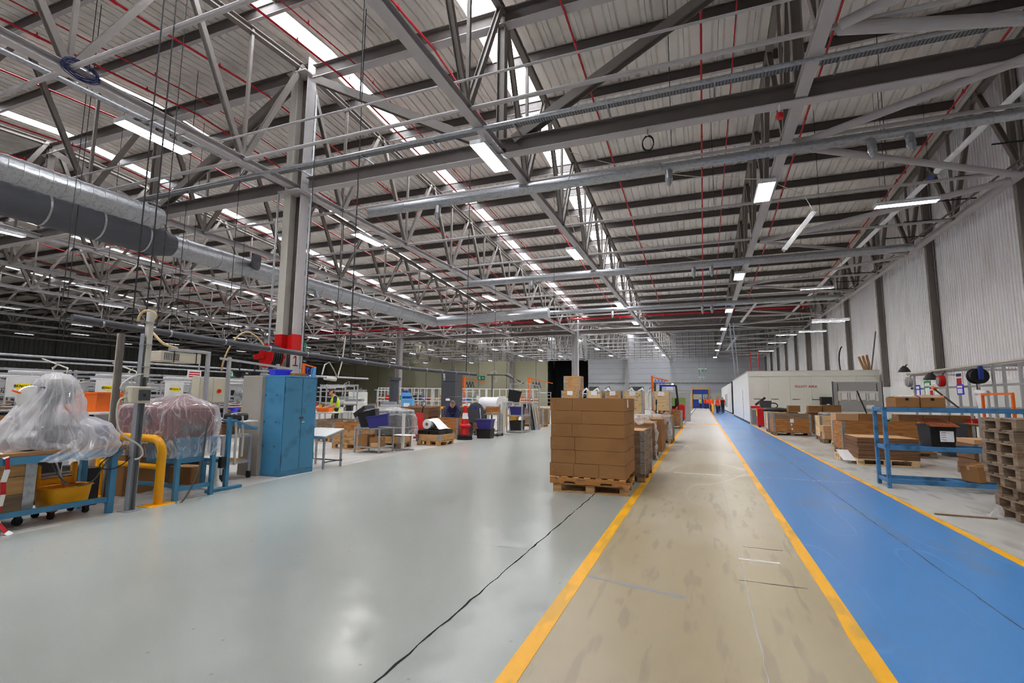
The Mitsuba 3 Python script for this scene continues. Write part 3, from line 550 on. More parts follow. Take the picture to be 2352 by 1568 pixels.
def tote(lab, loc, rz, w, d, h, mt, tw=None, group=None, lid=None, name='plastic_crate', cat='crate', lined=True):
    "tapered open plastic crate with a rim and hand grips"
    t = thing(name, lab, cat, loc, rz, group, tw); k = .88
    def ring(f, z): return [[-w / 2 * f, -d / 2 * f, z], [w / 2 * f, -d / 2 * f, z], [w / 2 * f, d / 2 * f, z], [-w / 2 * f, d / 2 * f, z]]
    q = 1 - .03
    v = np.array(ring(k, 0) + ring(1, h) + ring(q, h) + ring(k * .96, .012)); f = []
    for a in (0, 4, 8):
        for i in range(4): j = (i + 1) % 4; f += [[a + i, a + j, a + 4 + j], [a + i, a + 4 + j, a + 4 + i]]
    f += [[0, 2, 1], [0, 3, 2], [12, 13, 14], [12, 14, 15]]
    obj('body', MB().raw(v, f), mt, t)
    rm = MB()
    for x0, x1, y0, y1 in ((-w / 2 - .015, w / 2 + .015, -d / 2 - .015, -d / 2 + .008), (-w / 2 - .015, w / 2 + .015, d / 2 - .008, d / 2 + .015), (-w / 2 - .015, -w / 2 + .008, -d / 2, d / 2), (w / 2 - .008, w / 2 + .015, -d / 2, d / 2)): rm.bev(x0, x1, y0, y1, h - .03, h + .004, .004)
    obj('rim', rm, mt, t)
    if lid: obj('lid', BV(-w / 2 - .02, w / 2 + .02, -d / 2 - .02, d / 2 + .02, h + .004, h + .03, .008), lid, t)
    return t
def label_plate(t, m, mt='paper', name='label_sheet'): return obj(name, m, mt, t)
def drape(rings, n=72, folds=((9, .05), (23, .025)), seed=1, sup=2., grow=1.):
    "draped film: rings (z, cx, cy, rx, ry) from the top down; folds (number, depth)"
    r = np.random.RandomState(seed); R = np.array(rings, float); m = 6 * (len(R) - 1) + 1
    u = np.linspace(0, len(R) - 1, m); Q = np.stack([np.interp(u, np.arange(len(R)), R[:, k]) for k in range(5)], 1)
    th = np.arange(n) * 2 * PI / n; v = []; ph = r.rand(len(folds)) * 6
    for i, (z, cx, cy, rx, ry) in enumerate(Q):
        g = (i / (m - 1)) ** grow; s = 1.
        for (k, a), p in zip(folds, ph): s = s + a * g * np.sin(k * th + p + 1.5 * math.sin(i * .25 + k))
        c, q = np.cos(th), np.sin(th); e = 2 / sup
        X = np.sign(c) * np.abs(c) ** e * rx * s + cx; Y = np.sign(q) * np.abs(q) ** e * ry * s + cy
        pts = np.stack([X, Y, np.full(n, z)], 1)
        pts += .03 * g * (meshkit.fbm(pts * 7 + seed * 3.1, 3)[:, None] - .5) * [2, 2, 1.6]
        v.append(pts)
    v = np.vstack(v); i, j = np.meshgrid(np.arange(m - 1), np.arange(n), indexing='ij'); j2 = (j + 1) % n
    q = np.stack([i * n + j, (i + 1) * n + j, (i + 1) * n + j2, i * n + j2], -1).reshape(-1, 4)
    return MB().raw(v, np.vstack([q[:, [0, 1, 2]], q[:, [0, 2, 3]], [[0, k, k + 1] for k in range(1, n - 1)]]))
def cable(name, lab, pts, r, mt, cat='cable', group=None, parent=None):
    from scipy.interpolate import CubicSpline
    p = np.array(pts, float); u = np.arange(len(p)); c = CubicSpline(u, p)(np.linspace(0, len(p) - 1, 8 * (len(p) - 1) + 1))
    return obj(name, MB().pipe(c, r, 6), mt, parent, True, label=lab, cat=None if parent else cat, group=group)

# ================================================================ left foreground: bench, bucket, barrier, covered machines
t = thing('workbench', 'blue steel workbench with worn wooden top at the left edge', 'workbench')
obj('top', BV(-7.72, -7.0, 1.2, 4.22, .80, .845, .006), 'ply_top', t)
obj('apron', MB().box(-7.045, -7.0, 1.2, 4.2, .72, .80).box(-7.7, -7.66, 1.2, 4.2, .72, .80).box(-7.7, -7.0, 4.16, 4.2, .72, .80), 'blue_steel', t)
for x, y in ((-7.06, 4.14), (-7.66, 4.14), (-7.06, 1.3), (-7.66, 1.3)): obj('leg', BV(x - .035, x + .035, y - .035, y + .035, 0, .72, .004), 'blue_steel', t)
obj('rail', MB().bar((-7.1, 3.98, .17), (-7.1, 1.3, .17), .04, .06).bar((-7.1, 3.98, .17), (-7.06, 4.14, .17), .04, .06), 'blue_steel', t); obj('rail', MB().bar((-7.66, 4.14, .17), (-7.66, 1.3, .17), .04, .06), 'blue_steel', t)
t = thing('covered_machine', 'workshop machine under milky plastic on the blue workbench', 'machine', (-7.36, 3.55, .845))
obj('base', BV(-.25, .25, -.3, .34, 0, .12, .02), 'dark_grey', t); obj('column', MB().tube((-.05, .02, .1), (-.05, .02, .62), .07, 16), 'mid_grey', t)
obj('head', BV(-.16, .14, -.17, .2, .52, .76, .04), 'dark_grey', t); obj('motor', MB().lathe([(.1, 0), (.11, .05), (.11, .2), (.05, .22)], 18, (-.03, .05, .62)), 'beige', t)
obj('spindle', MB().tube((.04, -.05, .3), (.04, -.05, .55), .03, 12), 'galv', t); obj('handle', MB().tube((-.1, .2, .5), (-.02, .34, .28), .014, 8).tube((.05, -.17, .6), (.1, -.4, .68), .012, 8), 'orange', t)
obj('guard', MB().lathe([(.13, 0), (.14, .02), (.13, .04), (.03, .05)], 20, (.05, -.22, .6), 'x'), 'white', t); obj('table', BV(-.2, .22, -.22, .2, .22, .26, .01), 'dark_grey', t); obj('box', BV(-.2, .15, .36, .6, .0, .24, .01), 'bin_blue', t)
t = thing('plastic_sheet', 'milky plastic sheet thrown over the machine on the blue workbench', 'plastic sheet', (-7.36, 3.58, .845))
obj('drape', drape([(.9, .02, .02, .01, .02), (.885, .02, .02, .09, .12), (.82, .03, .02, .15, .19), (.68, .03, .01, .19, .235), (.5, .03, -.02, .24, .31), (.3, .02, -.06, .29, .41), (.14, .02, -.08, .33, .5), (.05, .02, -.07, .34, .52), (.008, .02, -.05, .33, .5)], 168, ((5, .08), (13, .055), (31, .025)), 2, 2.2, .55), 'milky_film', t, True)
obj('drape', drape([(.37, .06, .3, .03, .04), (.35, .06, .3, .14, .14), (.28, .08, .33, .24, .24), (.12, .1, .34, .33, .3), (.0, .12, .28, .37, .36), (-.07, .13, .2, .375, .42), (-.13, .14, .12, .36, .4)], 132, ((7, .06), (17, .045), (37, .02)), 5, 2.2, .7), 'milky_film', t, True)
# mop bucket
t = thing('mop_bucket', 'yellow wheeled mop bucket with wringer under the blue workbench', 'bucket', (-7.46, 3.84, 0), .1)
def bucket():
    b = MB(); lv = [(.1, .15, .2), (.14, .17, .225), (.34, .185, .255), (.352, .205, .275), (.36, .2, .27), (.345, .178, .247), (.15, .155, .21)]; n = 40; th = np.arange(n) * 2 * PI / n; v = []
    for z, rx, ry in lv: v.append(np.stack([np.sign(np.cos(th)) * np.abs(np.cos(th)) ** .5 * rx, np.sign(np.sin(th)) * np.abs(np.sin(th)) ** .5 * ry, np.full(n, z)], 1))
    v = np.vstack(v); m = len(lv); i, j = np.meshgrid(np.arange(m - 1), np.arange(n), indexing='ij'); j2 = (j + 1) % n
    q = np.stack([i * n + j, i * n + j2, (i + 1) * n + j2, (i + 1) * n + j], -1).reshape(-1, 4)
    return b.raw(v, np.vstack([q[:, [0, 1, 2]], q[:, [0, 2, 3]], [[0, k + 1, k] for k in range(1, n - 1)], [[(m - 1) * n, (m - 1) * n + k, (m - 1) * n + k + 1] for k in range(1, n - 1)]]))
obj('tub', bucket(), 'yellow', t, 40)
wr_ = MB()
for y in (-.2, .2): wr_.bev(-.2, -.12, y - .03, y + .03, .34, .62, .02)
wr_.bev(-.19, -.14, -.2, .2, .36, .44, .01); obj('wringer', wr_, 'yellow', t); obj('roller', MB().tube((-.16, -.18, .5), (-.16, .18, .5), .012, 10).tube((-.16, -.18, .46), (-.16, .18, .46), .02, 10), 'chrome', t, 40)
obj('chassis', MB().bev(-.16, .16, -.22, -.14, .085, .105, .005).bev(-.16, .16, .14, .22, .085, .105, .005), 'red', t)
for x in (-.13, .13):
    for y in (-.19, .19): caster(t, x, y, .036, zb=.088)
obj('mop', MB().tube((-7.36, 3.82, .3), (-7.2, 3.58, .75), .012, 10), 'galv', None, 40, label='grey mop handle leaning out of the yellow mop bucket', cat='mop')
# wooden collar box on a dolly, black bins
t = thing('wooden_crate', 'worn wooden crate with metal corners on a dolly below the workbench', 'crate', (-7.55, 2.85, 0))
obj('deck', BV(-.3, .3, -.6, .6, .12, .16, .004), 'black', t)
for z in (.16, .36, .56):
    obj('board', BV(.26, .29, -.6, .6, z, z + .195, .003), 'wood_old' if z < .2 else 'wood', t); obj('board', BV(-.29, -.26, -.6, .6, z, z + .195, .003), 'wood_old', t); obj('board', BV(-.26, .26, .57, .6, z, z + .195, .003), 'wood_old', t)
obj('corner_hinge', MB().box(.29, .297, .5, .605, .18, .74).box(.2, .297, .6, .607, .18, .74), 'galv', t)
for x in (-.25, .25):
    for y in (-.5, .5): caster(t, x, y, .048, zb=.12)
obj('black_tub', MB().lathe([(.22, .165), (.24, .36), (.25, .37), (.22, .355), (.2, .18)], 28, (-7.52, 3.06, 0)), 'black', None, 40, label='round black tub standing in the wooden crate under the workbench', cat='tub')
cable('black_hose', 'black hose coiled in the wooden crate under the workbench', [(-7.6, 2.6, .22), (-7.4, 2.5, .5), (-7.45, 2.85, .66), (-7.5, 3.1, .55), (-7.4, 3.2, .45)], .03, 'black', 'hose')
# barrier tape: alternate red and white bits, one ribbon
t = thing('barrier_tape', 'red and white striped barrier tape hanging from the blue workbench', 'barrier tape')
pth = [(-7.25, 2.9, .86), (-7.05, 3.0, .852), (-6.985, 3.06, .80), (-6.98, 3.07, .68), (-6.985, 3.05, .55), (-6.98, 3.06, .42), (-6.985, 3.05, .3), (-6.98, 3.0, .2), (-6.97, 3.05, .12), (-6.93, 3.1, .03), (-6.88, 3.12, .006)]
for i, (a, b) in enumerate(zip(pth, pth[1:])): obj('stripe', MB().bar(a, b, .05, .002, (1, .2 * (i % 3), .3)), 'red_pipe' if i % 2 == 0 else 'white', t)
# posts, isolator, cables
t = thing('steel_post', 'galvanised steel post with grey conduit trunk beside the yellow barrier', 'post', (-6.92, 4.3, 0))
obj('channel', MB().box(-.04, .04, -.045, -.038, 0, 2.3).box(-.04, -.033, -.045, .045, 0, 2.3).box(-.04, .04, .038, .045, 0, 2.3).box(-.1, .09, -.09, .09, 0, .012), 'mid_grey', t)
obj('trunk', BV(-.02, .05, -.01, .06, 1.72, 2.6, .006), 'cable', t)
obj('clip', MB().box(-.05, .06, -.05, .065, 1.85, 1.86).box(-.05, .06, -.05, .065, 2.15, 2.16).box(-.05, .06, -.05, .065, 2.45, 2.46), 'galv', t)
t = thing('isolator_box', 'pale isolator switch box with smoked window on the steel post', 'switch box', (-6.86, 4.22, 1.38))
obj('box', BV(-.05, .08, -.12, .13, 0, .215, .012), 'beige', t); obj('window', BV(.078, .095, -.03, .115, .035, .18, .006), 'dark_grey', t); obj('switch', BV(.095, .105, .02, .05, .09, .12, .003), 'black', t)
obj('gland', MB().tube((0, -.12, .07), (0, -.15, .07), .018, 10).tube((0, -.12, .15), (0, -.15, .15), .018, 10), 'beige', t)
cable('cable', 'pale looping cable from the isolator box down to the workbench', [(-6.86, 4.07, 1.53), (-6.85, 4.02, 1.6), (-6.86, 4.12, 1.7), (-6.89, 4.29, 1.76)], .012, 'cable')
cable('cable', 'pale cable hanging below the isolator box beside the steel post', [(-6.86, 4.07, 1.45), (-6.85, 4.0, 1.35), (-6.86, 4.02, 1.15), (-6.85, 4.1, .98), (-6.84, 4.28, .85), (-6.85, 4.35, .72), (-6.86, 4.27, .66)], .012, 'cable')
cable('cable', 'grey cable drooping under the plastic sheet by the bucket', [(-6.95, 4.2, .8), (-6.98, 4.0, .62), (-7.0, 3.9, .44), (-7.03, 3.75, .4), (-7.05, 3.6, .5), (-7.1, 3.5, .72)], .008, 'cable_dark')
cable('cable', 'dark cable loop at the right end of the blue workbench', [(-7.0, 4.1, .8), (-6.96, 3.98, .68), (-6.97, 3.94, .6), (-6.95, 4.05, .56), (-6.94, 4.2, .62), (-6.93, 4.27, .74)], .007, 'black')
t = thing('steel_post', 'two-tone steel stanchion behind the isolator box', 'post', (-7.78, 4.5, 0)); obj('flange', BV(-.045, -.03, -.03, .03, 0, 2.36, .003), 'beige', t); obj('web', MB().box(-.03, .03, -.005, .005, 0, 2.36).box(.03, .045, -.03, .03, 0, 2.36), 'steel_dark', t)
tote('bright blue plastic bin on the right end of the workbench', (-7.5, 4.08, .846), .1, .2, .18, .13, 'bright_blue', name='storage_bin', cat='bin')
# yellow barrier
t = thing('safety_barrier', 'yellow tubular safety barrier bolted to the floor beside the post', 'barrier', (-6.98, 4.69, 0))
arc = [(0, 0, .012), (0, 0, .3), (0, 0, .68)] + [(-.2 + .2 * math.cos(a), 0, .68 + .2 * math.sin(a)) for a in np.linspace(.15, PI / 2, 9)] + [(-.5, .02, .88), (-1.0, .04, .88), (-1.2, .05, .88)] + [(-1.2 - .2 * math.sin(a), .05, .68 + .2 * math.cos(a)) for a in np.linspace(.1, PI / 2, 9)] + [(-1.4, .05, .3), (-1.4, .05, .012)]
obj('tube', MB().pipe(arc, .056, 16), 'yellow', t, True); obj('mid_rail', MB().tube((-.03, 0, .5), (-1.4, .05, .5), .036, 14), 'yellow', t, 40)
for x, y in ((0, 0), (-1.4, .05)):
    obj('base_plate', BV(x - .13, x + .13, y - .19, y + .19, 0, .012, .004), 'yellow', t)
    obj('bolt', MB().tube((x + .09, y + .14, .012), (x + .09, y + .14, .022), .014, 6).tube((x - .09, y - .14, .012), (x - .09, y - .14, .022), .014, 6), 'galv', t)
# dark red machine on a blue table under clear film
t = thing('machine_table', 'blue steel table with tank carrying the dark red covered machine', 'table')
LG = [(-6.98, 4.92), (-6.98, 5.46), (-8.3, 4.92), (-8.3, 5.46)]
for x, y in LG: obj('leg', BV(x - .03, x + .03, y - .03, y + .03, 0, .86, .004), 'blue_steel', t)
obj('frame', MB().box(-8.33, -6.95, 4.89, 5.49, .83, .87), 'blue_steel', t); obj('rail', MB().bar((-6.98, 4.92, .16), (-6.98, 5.46, .16), .04, .06).bar((-8.3, 4.92, .2), (-6.98, 5.2, .14), .04, .05).bar((-8.3, 5.46, .16), (-8.3, 4.92, .16), .04, .06), 'blue_steel', t)
obj('tank', BV(-7.75, -7.08, 4.98, 5.4, .5, .83, .01), 'blue_steel', t)
t = thing('red_machine', 'dark red box-shaped machine under clear film on the blue table', 'machine', (-7.6, 5.15, .87))
hv = [[x, y, z] for x in (-.62, .55) for y in (-.32, .34) for z in (0, .42)] + [[-.4, 0, .5], [.15, .12, .62], [.4, .1, .55]]
hm = trimesh.convex.convex_hull(np.array(hv)); obj('housing', MB().tm(hm), 'dark_red', t)
obj('panel', BV(.551, .565, -.18, .2, .08, .2, .004), 'dark_grey', t); obj('knob', MB().tube((.565, .1, .14), (.59, .1, .14), .02, 12).tube((.565, .0, .14), (.59, .0, .14), .016, 12), 'chrome', t, 40); obj('bracket', BV(.0, .12, -.36, -.32, .18, .34, .006), 'black', t)
obj('orange_cap', BV(-.5, -.3, -.2, .1, .42, .50, .02), 'orange', t)
t = thing('plastic_sheet', 'clear crinkled plastic film covering the dark red machine', 'plastic sheet', (-7.6, 5.16, .87))
obj('drape', drape([(.645, .2, .1, .02, .02), (.60, .12, .06, .2, .1), (.52, .02, .02, .52, .26), (.45, -.02, .01, .68, .39), (.25, -.02, .01, .71, .43), (.02, -.02, .02, .71, .43), (-.14, -.01, .02, .70, .41), (-.27, .0, .02, .68, .39)], 200, ((9, .03), (21, .03), (43, .018)), 8, 5.0, .6), 'clear_film', t, True)
cable('hose', 'olive hose hanging from the film covered machine to the floor', [(-6.88, 5.3, 1.2), (-6.86, 5.22, .9), (-6.86, 5.2, .6), (-6.84, 5.1, .3), (-6.82, 4.95, .05), (-6.85, 4.85, .015)], .012, 'cable_dark', 'hose')
carton('cardboard_box', 'tall brown cardboard box standing behind the yellow barrier', (-8.35, 5.05, 0), .15, .62, .5, .72)
carton('cardboard_box', 'small brown box with white label under the blue machine table', (-7.9, 5.75, 0), .2, .4, .3, .34); tag(obj('screen_panel', BV(-8.35, -7.75, 4.25, 4.4, .0, .5, .01), 'black'), 'black panel standing on the floor behind the workbench leg', 'panel')
t = thing('pedestal', 'pale round pedestal foot below the covered machine', 'pedestal', (-7.45, 5.9, 0)); obj('foot', MB().lathe([(.2, 0), (.2, .015), (.1, .06), (.055, .14), (.05, .45), (.08, .5)], 24), 'off_white', t, 40)
t = thing('tool_stand', 'blue steel stand with sloped tool tray beside the covered machine', 'stand', (-7.12, 5.82, 0))
obj('column', BV(-.03, .03, -.03, .03, 0, 1.14, .004), 'blue_steel', t); obj('foot', MB().bev(-.04, .04, -.32, .28, 0, .05, .005).bar((-.5, -.02, .45), (0, -.02, .45), .04, .05).bev(-.52, -.46, -.05, .01, 0, .47, .004), 'blue_steel', t)
obj('tray', MB().bar((-.05, .0, 1.1), (-.05, .42, .93), .36, .02).bar((-.05, .42, .93), (-.05, .44, .97), .36, .02), 'blue_steel', t); obj('tool_bag', BV(-.2, .08, .02, .3, 1.08, 1.2, .03), 'black_soft', t)
obj('hose_bundle', MB().pipe([(-.02, .04, 1.18), (.05, .06, 1.2), (.06, .08, .9), (.04, .1, .5), (.02, .12, .38)], .02, 8).pipe([(-.02, .08, 1.18), (.08, .16, 1.15), (.08, .2, .8), (.05, .22, .5)], .018, 8), 'cable', t, True); obj('box', BV(-.05, .03, -.12, -.04, .35, .52, .006), 'black', t)
# aluminium trolley
def alu_frame(t, x0, x1, y0, y1, zs, posts, w=.04, mt='alu'):
    for x in (x0, x1):
        for y in (y0, y1): obj('post', BV(x - w / 2, x + w / 2, y - w / 2, y + w / 2, posts[0], posts[1], .004), mt, t)
    for z in zs:
        for a, b in (((x0, y0, z), (x1, y0, z)), ((x0, y1, z), (x1, y1, z)), ((x0, y0, z), (x0, y1, z)), ((x1, y0, z), (x1, y1, z))): obj('rail', MB().bar(a, b, w, w), mt, t)
t = thing('trolley', 'aluminium profile trolley on casters in front of the grey cabinet', 'trolley', (-8.1, 6.55, 0))
alu_frame(t, -.3, .3, -.28, .28, (.3, .76), (.12, .78)); obj('shelf', BV(-.28, .28, -.26, .26, .32, .335, .003), 'wood', t); obj('shelf', BV(-.28, .28, -.26, .26, .78, .795, .003), 'white', t)
for x in (-.3, .3):
    for y in (-.28, .28): caster(t, x, y, .045, zb=.12)
tag(obj('worktop', BV(-8.5, -7.55, 6.3, 6.75, 1.02, 1.045, .006), 'white'), 'white board shelf projecting beside the blue tool stand', 'shelf'); tote('brown open box on the aluminium trolley', (-8.15, 6.5, .796), 0, .5, .36, .2, 'card_dark', name='open_box', cat='box')
# cabinets
t = thing('grey_cabinet', 'tall grey steel cabinet behind the blue cabinet', 'cabinet', (-8.07, 7.28, 0)); obj('body', BV(-.22, .28, -.28, .4, 0, 1.87, .008), 'cabinet_grey', t); obj('plinth', B(-.2, .26, -.27, .38, 0, .06), 'dark_grey', t)
t = thing('blue_cabinet', 'blue two-door steel cabinet beside the grey painted aisle', 'cabinet', (-7.58, 7.5, 0))
obj('body', BV(-.26, .26, -.42, .42, .0, 1.86, .006), 'blue_steel', t); obj('top', BV(-.27, .275, -.425, .425, 1.845, 1.875, .005), 'blue_steel', t)
d1_ = obj('door', BV(.262, .276, -.40, .02, .1, 1.83, .004), 'blue_steel', t); d2_ = obj('door', BV(.262, .276, .028, .40, .1, 1.83, .004), 'blue_steel', t)
obj('lock_plate', BV(.276, .284, -.03, .075, 1.05, 1.09, .002), 'dark_grey', d2_); obj('handle', MB().tube((.276, .07, .99), (.3, .07, .99), .008, 8).tube((.3, .02, .985), (.3, .09, .992), .008, 8), 'chrome', d2_)
obj('hinge', MB().tube((.272, .405, 1.55), (.272, .405, 1.68), .008, 8).tube((.272, .405, .25), (.272, .405, .38), .008, 8), 'dark_grey', d2_); obj('hinge', MB().tube((.272, -.405, 1.55), (.272, -.405, 1.68), .008, 8).tube((.272, -.405, .25), (.272, -.405, .38), .008, 8), 'dark_grey', d1_)
for z in (1.5, 1.0, .55):
    for x in (-.18, .1): obj('bolt', MB().tube((x, -.42, z), (x, -.428, z), .014, 8), 'dark_grey', t)
tote('bright blue open bin on top of the blue cabinet', (-7.66, 7.28, 1.876), 1.4, .34, .2, .12, 'bright_blue', name='storage_bin', cat='bin'); carton('cardboard_box', 'flat open cardboard tray on top of the blue cabinet', (-7.5, 7.55, 1.876), 1.5, .3, .22, .06, tape=False)
t = thing('air_hose_rack', 'orange bracket with blue coiled air hoses on the blue cabinet', 'hose rack', (-7.45, 7.78, 1.876))
obj('bracket', BV(-.02, .02, -.14, -.09, 0, .26, .004).bar((0, -.12, .25), (0, .22, .2), .02, .03), 'orange', t)
for i, y in enumerate((-.04, .02, .12)): obj('hose_loop', MB().pipe([(0, y + .028 * math.cos(a), .1 + .09 * math.sin(a)) for a in np.linspace(0, 2 * PI, 24)], .009, 6), 'bright_blue' if i < 2 else 'sky_blue', t, True)
obj('block', BV(-.03, .03, .14, .2, 0, .2, .006), 'sky_blue', t)
# hose reel on the column
t = thing('fire_hose_reel', 'red fire hose reel mounted on the tall steel column', 'hose reel', (-12.75, 11.6, 2.74), -.15)
obj('drum', MB().lathe([(.36, -.02), (.38, -.01), (.38, .01), (.2, .02), (.2, .34), (.38, .35), (.38, .37), (.36, .38)], 36, (-.1, 0, 0), 'y'), 'dark_red_paint' if mat('dark_red_paint', (168, 14, 16), .4) else '', t, 40)
for q in range(4): obj('hose_turn', MB().lathe([(.2, .03 + .078 * q), (.35, .04 + .078 * q), (.37, .07 + .078 * q), (.35, .1 + .078 * q), (.2, .105 + .078 * q)], 32, (-.1, 0, 0), 'y'), 'black', t, 40)
obj('arm', MB().bar((-.1, -.05, 0), (-.62, -.05, -.02), .05, .16).bar((-.1, .38, 0), (-.05, .62, 0), .1, .12), 'dark_red_paint', t)
cable('hose', 'cream hose arching behind the hose reel column', [(-9.4, 7.4, 2.0), (-9.35, 7.5, 2.5), (-9.3, 7.8, 2.86), (-9.22, 8.1, 2.75), (-9.14, 8.2, 2.58)], .018, 'hose', 'hose'); t = thing('conduit', 'long dark conduit trunk running above the left benches', 'conduit')
cp = [(-9.2, 4.6, 2.68), (-9.2, 5.5, 2.64), (-9.1, 9, 2.52), (-9, 13.5, 2.42), (-9, 19, 2.46)]
for a, b in zip(cp, cp[1:]): obj('tube', MB().tube(a, b, .06, 12), 'dark_grey', t, 40)
for y in np.arange(5, 19, 1.1): z = np.interp(y, [5.5, 9, 13.5, 19], [2.64, 2.52, 2.42, 2.46]); x = np.interp(y, [5.5, 9, 13.5], [-9.2, -9.1, -9]); obj('clamp', MB().tube((x, y, z), (x, y + .03, z), .068, 12).tube((x, y, z), (x, y, z + .25), .008, 5), 'galv', t, 40)
cable('hose', 'cream hose looping over the conduit trunk down to the computer case', [(-9.1, 5.5, 2.75), (-9.0, 5.6, 2.95), (-8.95, 5.7, 2.85), (-9.0, 5.6, 2.7), (-8.9, 5.65, 2.55), (-8.75, 5.7, 2.4), (-8.7, 5.95, 2.32)], .022, 'hose', 'hose')
# computer case on an aluminium gantry, control cabinet
t = thing('gantry', 'aluminium profile gantry post carrying the beige computer case', 'gantry', (-8.5, 6.3, 0)); obj('post', BV(-.03, .03, .07, .13, 0, 2.27, .004), 'alu', t); obj('beam', BV(-.03, .03, -.62, .13, 2.24, 2.29, .004), 'alu', t)
t = thing('computer_case', 'beige computer case lying on the aluminium gantry beam', 'computer', (-8.62, 5.95, 2.05)); obj('case', BV(-.2, .14, -.42, .3, 0, .18, .008), 'beige', t)
for i in range(9): obj('vent', MB().box(.14, .143, -.36 + .03 * i, -.345 + .03 * i, .03, .15), 'dark_grey', t)
obj('strap', MB().box(-.21, .15, -.2, -.19, -.005, .24).box(-.21, .15, .2, .21, -.005, .24), 'black', t)
t = thing('control_cabinet', 'beige electrical control cabinet with red switch left of the grey cabinet', 'electrical cabinet', (-10.1, 7.68, 1.32)); obj('body', BV(-.12, .12, -.32, .3, 0, .56, .01), 'beige', t); obj('door', BV(.12, .13, -.3, .0, .02, .54, .003), 'beige', t); obj('door', BV(.12, .13, .005, .28, .02, .54, .003), 'beige', t)
obj('switch', MB().tube((.13, .14, .26), (.16, .14, .26), .04, 14), 'red', t, 40); obj('switch_plate', B(.131, .134, .09, .19, .21, .31), 'yellow', t); obj('stand', MB().bar((0, -.28, -1.32), (0, -.28, 0), .05, .05).bar((0, .26, -1.32), (0, .26, 0), .05, .05), 'alu', t)
t = thing('gantry', 'aluminium gantry with black work lamps behind the grey cabinet', 'gantry', (-8.95, 7.2, 0)); obj('post', BV(-.03, .03, -.03, .03, 0, 2.26, .004).bev(-.03, .03, 1.2, 1.26, 0, 2.2, .004), 'alu', t); obj('beam', MB().bar((0, -.2, 2.22), (0, 1.9, 2.1), .045, .045).bar((0, -.0, 1.7), (0, 1.2, 1.7), .04, .04), 'alu', t)
for y in (.25, .62): obj('work_lamp', MB().lathe([(.03, 0), (.1, .05), (.13, .14), (.12, .15), (.09, .07)], 18, (0, y, 1.85)).tube((0, y, 1.9), (0, y, 2.2), .012, 8), 'black', t, 40)
obj('fan', MB().lathe([(.11, 0), (.12, .03), (.12, .2), (.1, .22)], 20, (-.05, .3, 1.5), 'x'), 'galv', t, 40)
# ================================================================ goods along the left of the aisle
t = thing('tilted_table', 'white topped low table with sloping top beside the blue cabinet', 'table', (-7.65, 8.45, 0))
obj('top', MB().bar((0, -.27, .66), (0, .3, .79), .76, .02), 'white', t); obj('apron', MB().bar((-.36, -.27, .63), (.36, -.27, .63), .03, .05).bar((.36, -.26, .63), (.36, .29, .76), .025, .04), 'galv', t)
for x in (-.34, .34): obj('leg', MB().bar((x, -.25, 0), (x, -.25, .63), .035, .035), 'galv', t); obj('leg', MB().bar((x, .27, 0), (x, .27, .76), .035, .035), 'galv', t)
obj('foot_bar', MB().bar((-.4, .28, .12), (.36, .28, .12), .03, .02).bar((.36, -.25, .14), (.36, .28, .14), .02, .02), 'dark_grey', t)
t = thing('trolley', 'grey steel trolley carrying one black and one blue crate', 'trolley', (-8.36, 11.28, 0))
for x in (-.39, .39):
    for y in (-.31, .31): obj('post', BV(x - .02, x + .02, y - .02, y + .02, .0, .66, .003), 'galv', t)
obj('shelf', BV(-.4, .4, -.32, .32, .63, .665, .004), 'galv', t); obj('shelf', BV(-.4, .4, -.32, .32, .13, .165, .004), 'galv', t)
TL = lambda loc, rz, ax, a: TR(loc, rz) @ T().rotate(ax, a)
tote('black plastic crate lying tilted on the grey trolley', None, 0, .5, .36, .42, 'black', tw=TL((-8.5, 11.3, .69), .35, [0, 1, 0], -14)); tote('dark blue plastic crate standing tilted on the grey trolley', None, 0, .56, .38, .3, 'bin_blue', tw=TL((-8.12, 11.16, .70), .5, [0, 1, 0], -10))
carton('cardboard_box', 'brown cardboard box at the left on the trolley shelf', (-8.55, 11.2, .166), 0, .3, .34, .3); carton('cardboard_box', 'brown cardboard box at the right on the trolley shelf', (-8.2, 11.2, .166), .1, .3, .3, .24); carton('cardboard_box', 'little pale carton at the front edge of the trolley shelf', (-8.1, 10.99, .166), 0, .24, .1, .1, 'card_light')
def collar_box(lab, loc, rz, rows, w=1.2, d=.8, mt='wood', tops=None, pm='wood', group=None, fill=None):
    t = thing('wooden_crate', lab, 'crate', loc, rz, group)
    for n, p in pallet_parts(w, d, pm): obj('pallet_' + n, p, None, t)
    collar(t, w, d, .146, rows, mt, tops=tops)
    if fill: obj('lid', BV(-w / 2 + .025, w / 2 - .025, -d / 2 + .025, d / 2 - .025, .146 + .195 * rows - .05, .146 + .195 * rows - .03, .004), fill, t)
    return t
collar_box('wooden collar crate on a pallet between blue cabinet and grey trolley', (-9.55, 11.95, 0), 0, 3, .95, .8, 'wood', 'wood_warm'); collar_box('wooden collar crate behind the tilted white table', (-11.4, 13.4, 0), 0, 3, 1.2, .8, 'wood_old')
t = thing('stand', 'white pole stand with round plate and flat feet near the trolley', 'stand', (-7.92, 12.0, 0)); obj('pole', BV(-.035, .035, -.035, .035, .05, 1.02, .006), 'off_white', t); obj('plate', BV(-.25, .28, -.2, .2, .41, .43, .008), 'white', t); obj('foot', MB().bar((-.3, -.06, .02), (.3, .1, .02), .06, .03).bar((-.02, -.3, .02), (.05, .25, .02), .06, .03), 'galv', t)
collar_box('low wooden crate on a pallet behind the white pole stand', (-8.75, 12.6, 0), .1, 1, 1.0, .7, 'wood', None, 'wood_old')
